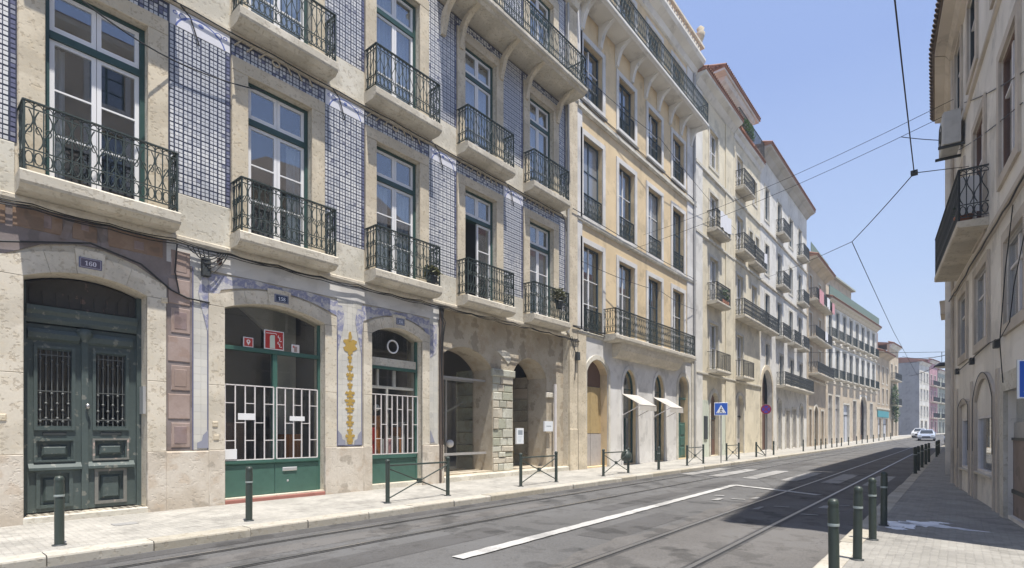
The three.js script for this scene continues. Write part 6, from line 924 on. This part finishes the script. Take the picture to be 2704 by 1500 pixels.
// ---------------------------------------------------------------- plants, washing and other small things on balconies
{
  const pot = (label, r, y, s, n, rx, ry, rz, seed, m = M.leaf, box = false, pm = M.terracotta) => { const o = thing('potted_plant', label, 'plant', null, [r, y, s]); part(o, 'pot', box ? mb().chip(-rz * 0.9, rz * 0.9, 0, 0.2, -0.12, 0.12, 0.02).box(-rz * 0.9, rz * 0.9, 0, 0.18, -0.12, 0.05) : mb().lathe([[0.1, 0], [0.14, 0.22], [0.16, 0.22], [0.16, 0.26], [0.02, 0.26]], 0, 0, 12), pm); const l = part(o, 'foliage', leafGeo(n, rx, ry, rz, 0.09, seed), m); l.position.y = 0.26 + ry * 0.7; return o; };
  pot('trailing plant on the roof terrace of the cream building', -10.55, 20.65, 36.6, 500, 0.35, 0.5, 1.5, 11, M.leaf, true);
  pot('leafy plant in the second-floor balcony of the narrow cream building', -10.4, 8.87, 31.7, 200, 0.2, 0.4, 0.6, 12, M.leaf, true);
  pot('dry bushy plant tied to the last tiled-building balcony', -10.42, 5.62, 14.95, 160, 0.16, 0.28, 0.34, 13, M.leafDry, false, M.ironDark);
  pot('yellowing plant in the balcony above the narrow shop', -10.5, 5.2, 9.25, 130, 0.15, 0.16, 0.26, 14, M.leafDry, false, M.ironDark);
  pot('cactus pot behind the beige house balcony railing', rightAt(14.0) - 0.3, 5.48, 14.0, 60, 0.12, 0.2, 0.12, 15, M.leaf);
  pot('plant box on the long balcony of the tan building', -10.3, 14.15, 64.0, 220, 0.3, 0.5, 0.9, 16, M.leaf, true);
  const cloth = (label, r, y, s, w, h, m, turn = 0) => { const g = mb(), n = 10, R = rng(Math.round(s * 7)); for (let k = 0; k < n; k++) { const x0 = (w * k) / n, x1 = (w * (k + 1)) / n, f = (x) => 0.04 * Math.sin(x * 9 + s); g.face([[f(x0), -h + 0.05 * Math.sin(x0 * 5), -x0], [f(x1), -h + 0.05 * Math.sin(x1 * 5), -x1], [f(x1), 0, -x1], [f(x0), 0, -x0]]); } return single('hanging_cloth', label, 'cloth', null, g, m, [r, y, s], turn); };
  cloth('pink sheet hung over the top balcony of the tan building', -9.98, 15.1, 57.4, 2.4, 1.3, M.pinkCloth); cloth('white sheet beside the pink one on the tan building', -9.96, 15.0, 61.6, 1.2, 1.0, M.whiteCloth); cloth('red towel at the end of the top balcony of the tan building', -9.96, 15.0, 64.0, 1.6, 1.1, M.pinkCloth);
  cloth('white shirt on the middle balcony of the tan building', -10.02, 11.5, 61.0, 1.0, 0.9, M.whiteCloth); cloth('white cloth on a balcony of the cream building', -10.22, 13.9, 39.4, 0.8, 0.7, M.whiteCloth);
  cloth('white board screening the balcony of the narrow cream building', -10.2, 13.95, 30.6, 1.7, 0.95, M.whiteCloth);
  cloth('patterned towel on the beige house balcony railing', rightAt(13.7) - 0.4, 6.4, 13.7, 0.3, 0.75, M.paper, -Math.PI / 2);
  const bag = thing('carrier_bag', 'dark green bag hanging from the barrier by the first awning', 'bag', null, [-8.62, 0.4, 16.36]); part(bag, 'sack', mb().lathe([[0.02, 0.0], [0.15, 0.03], [0.19, 0.14], [0.17, 0.27], [0.08, 0.36], [0.05, 0.42]], 0, 0, 10), M.bollard); part(bag, 'handle', mb().tube([[-0.05, 0.4, 0], [-0.03, 0.5, 0], [0.03, 0.5, 0], [0.05, 0.4, 0]], 0.01, 5), M.ironDark);
}
scene.fog = new THREE.FogExp2(0xc8d6ea, 0.0014);               // the thin summer haze that pales the far end of the street
renderer.render(scene, camera);
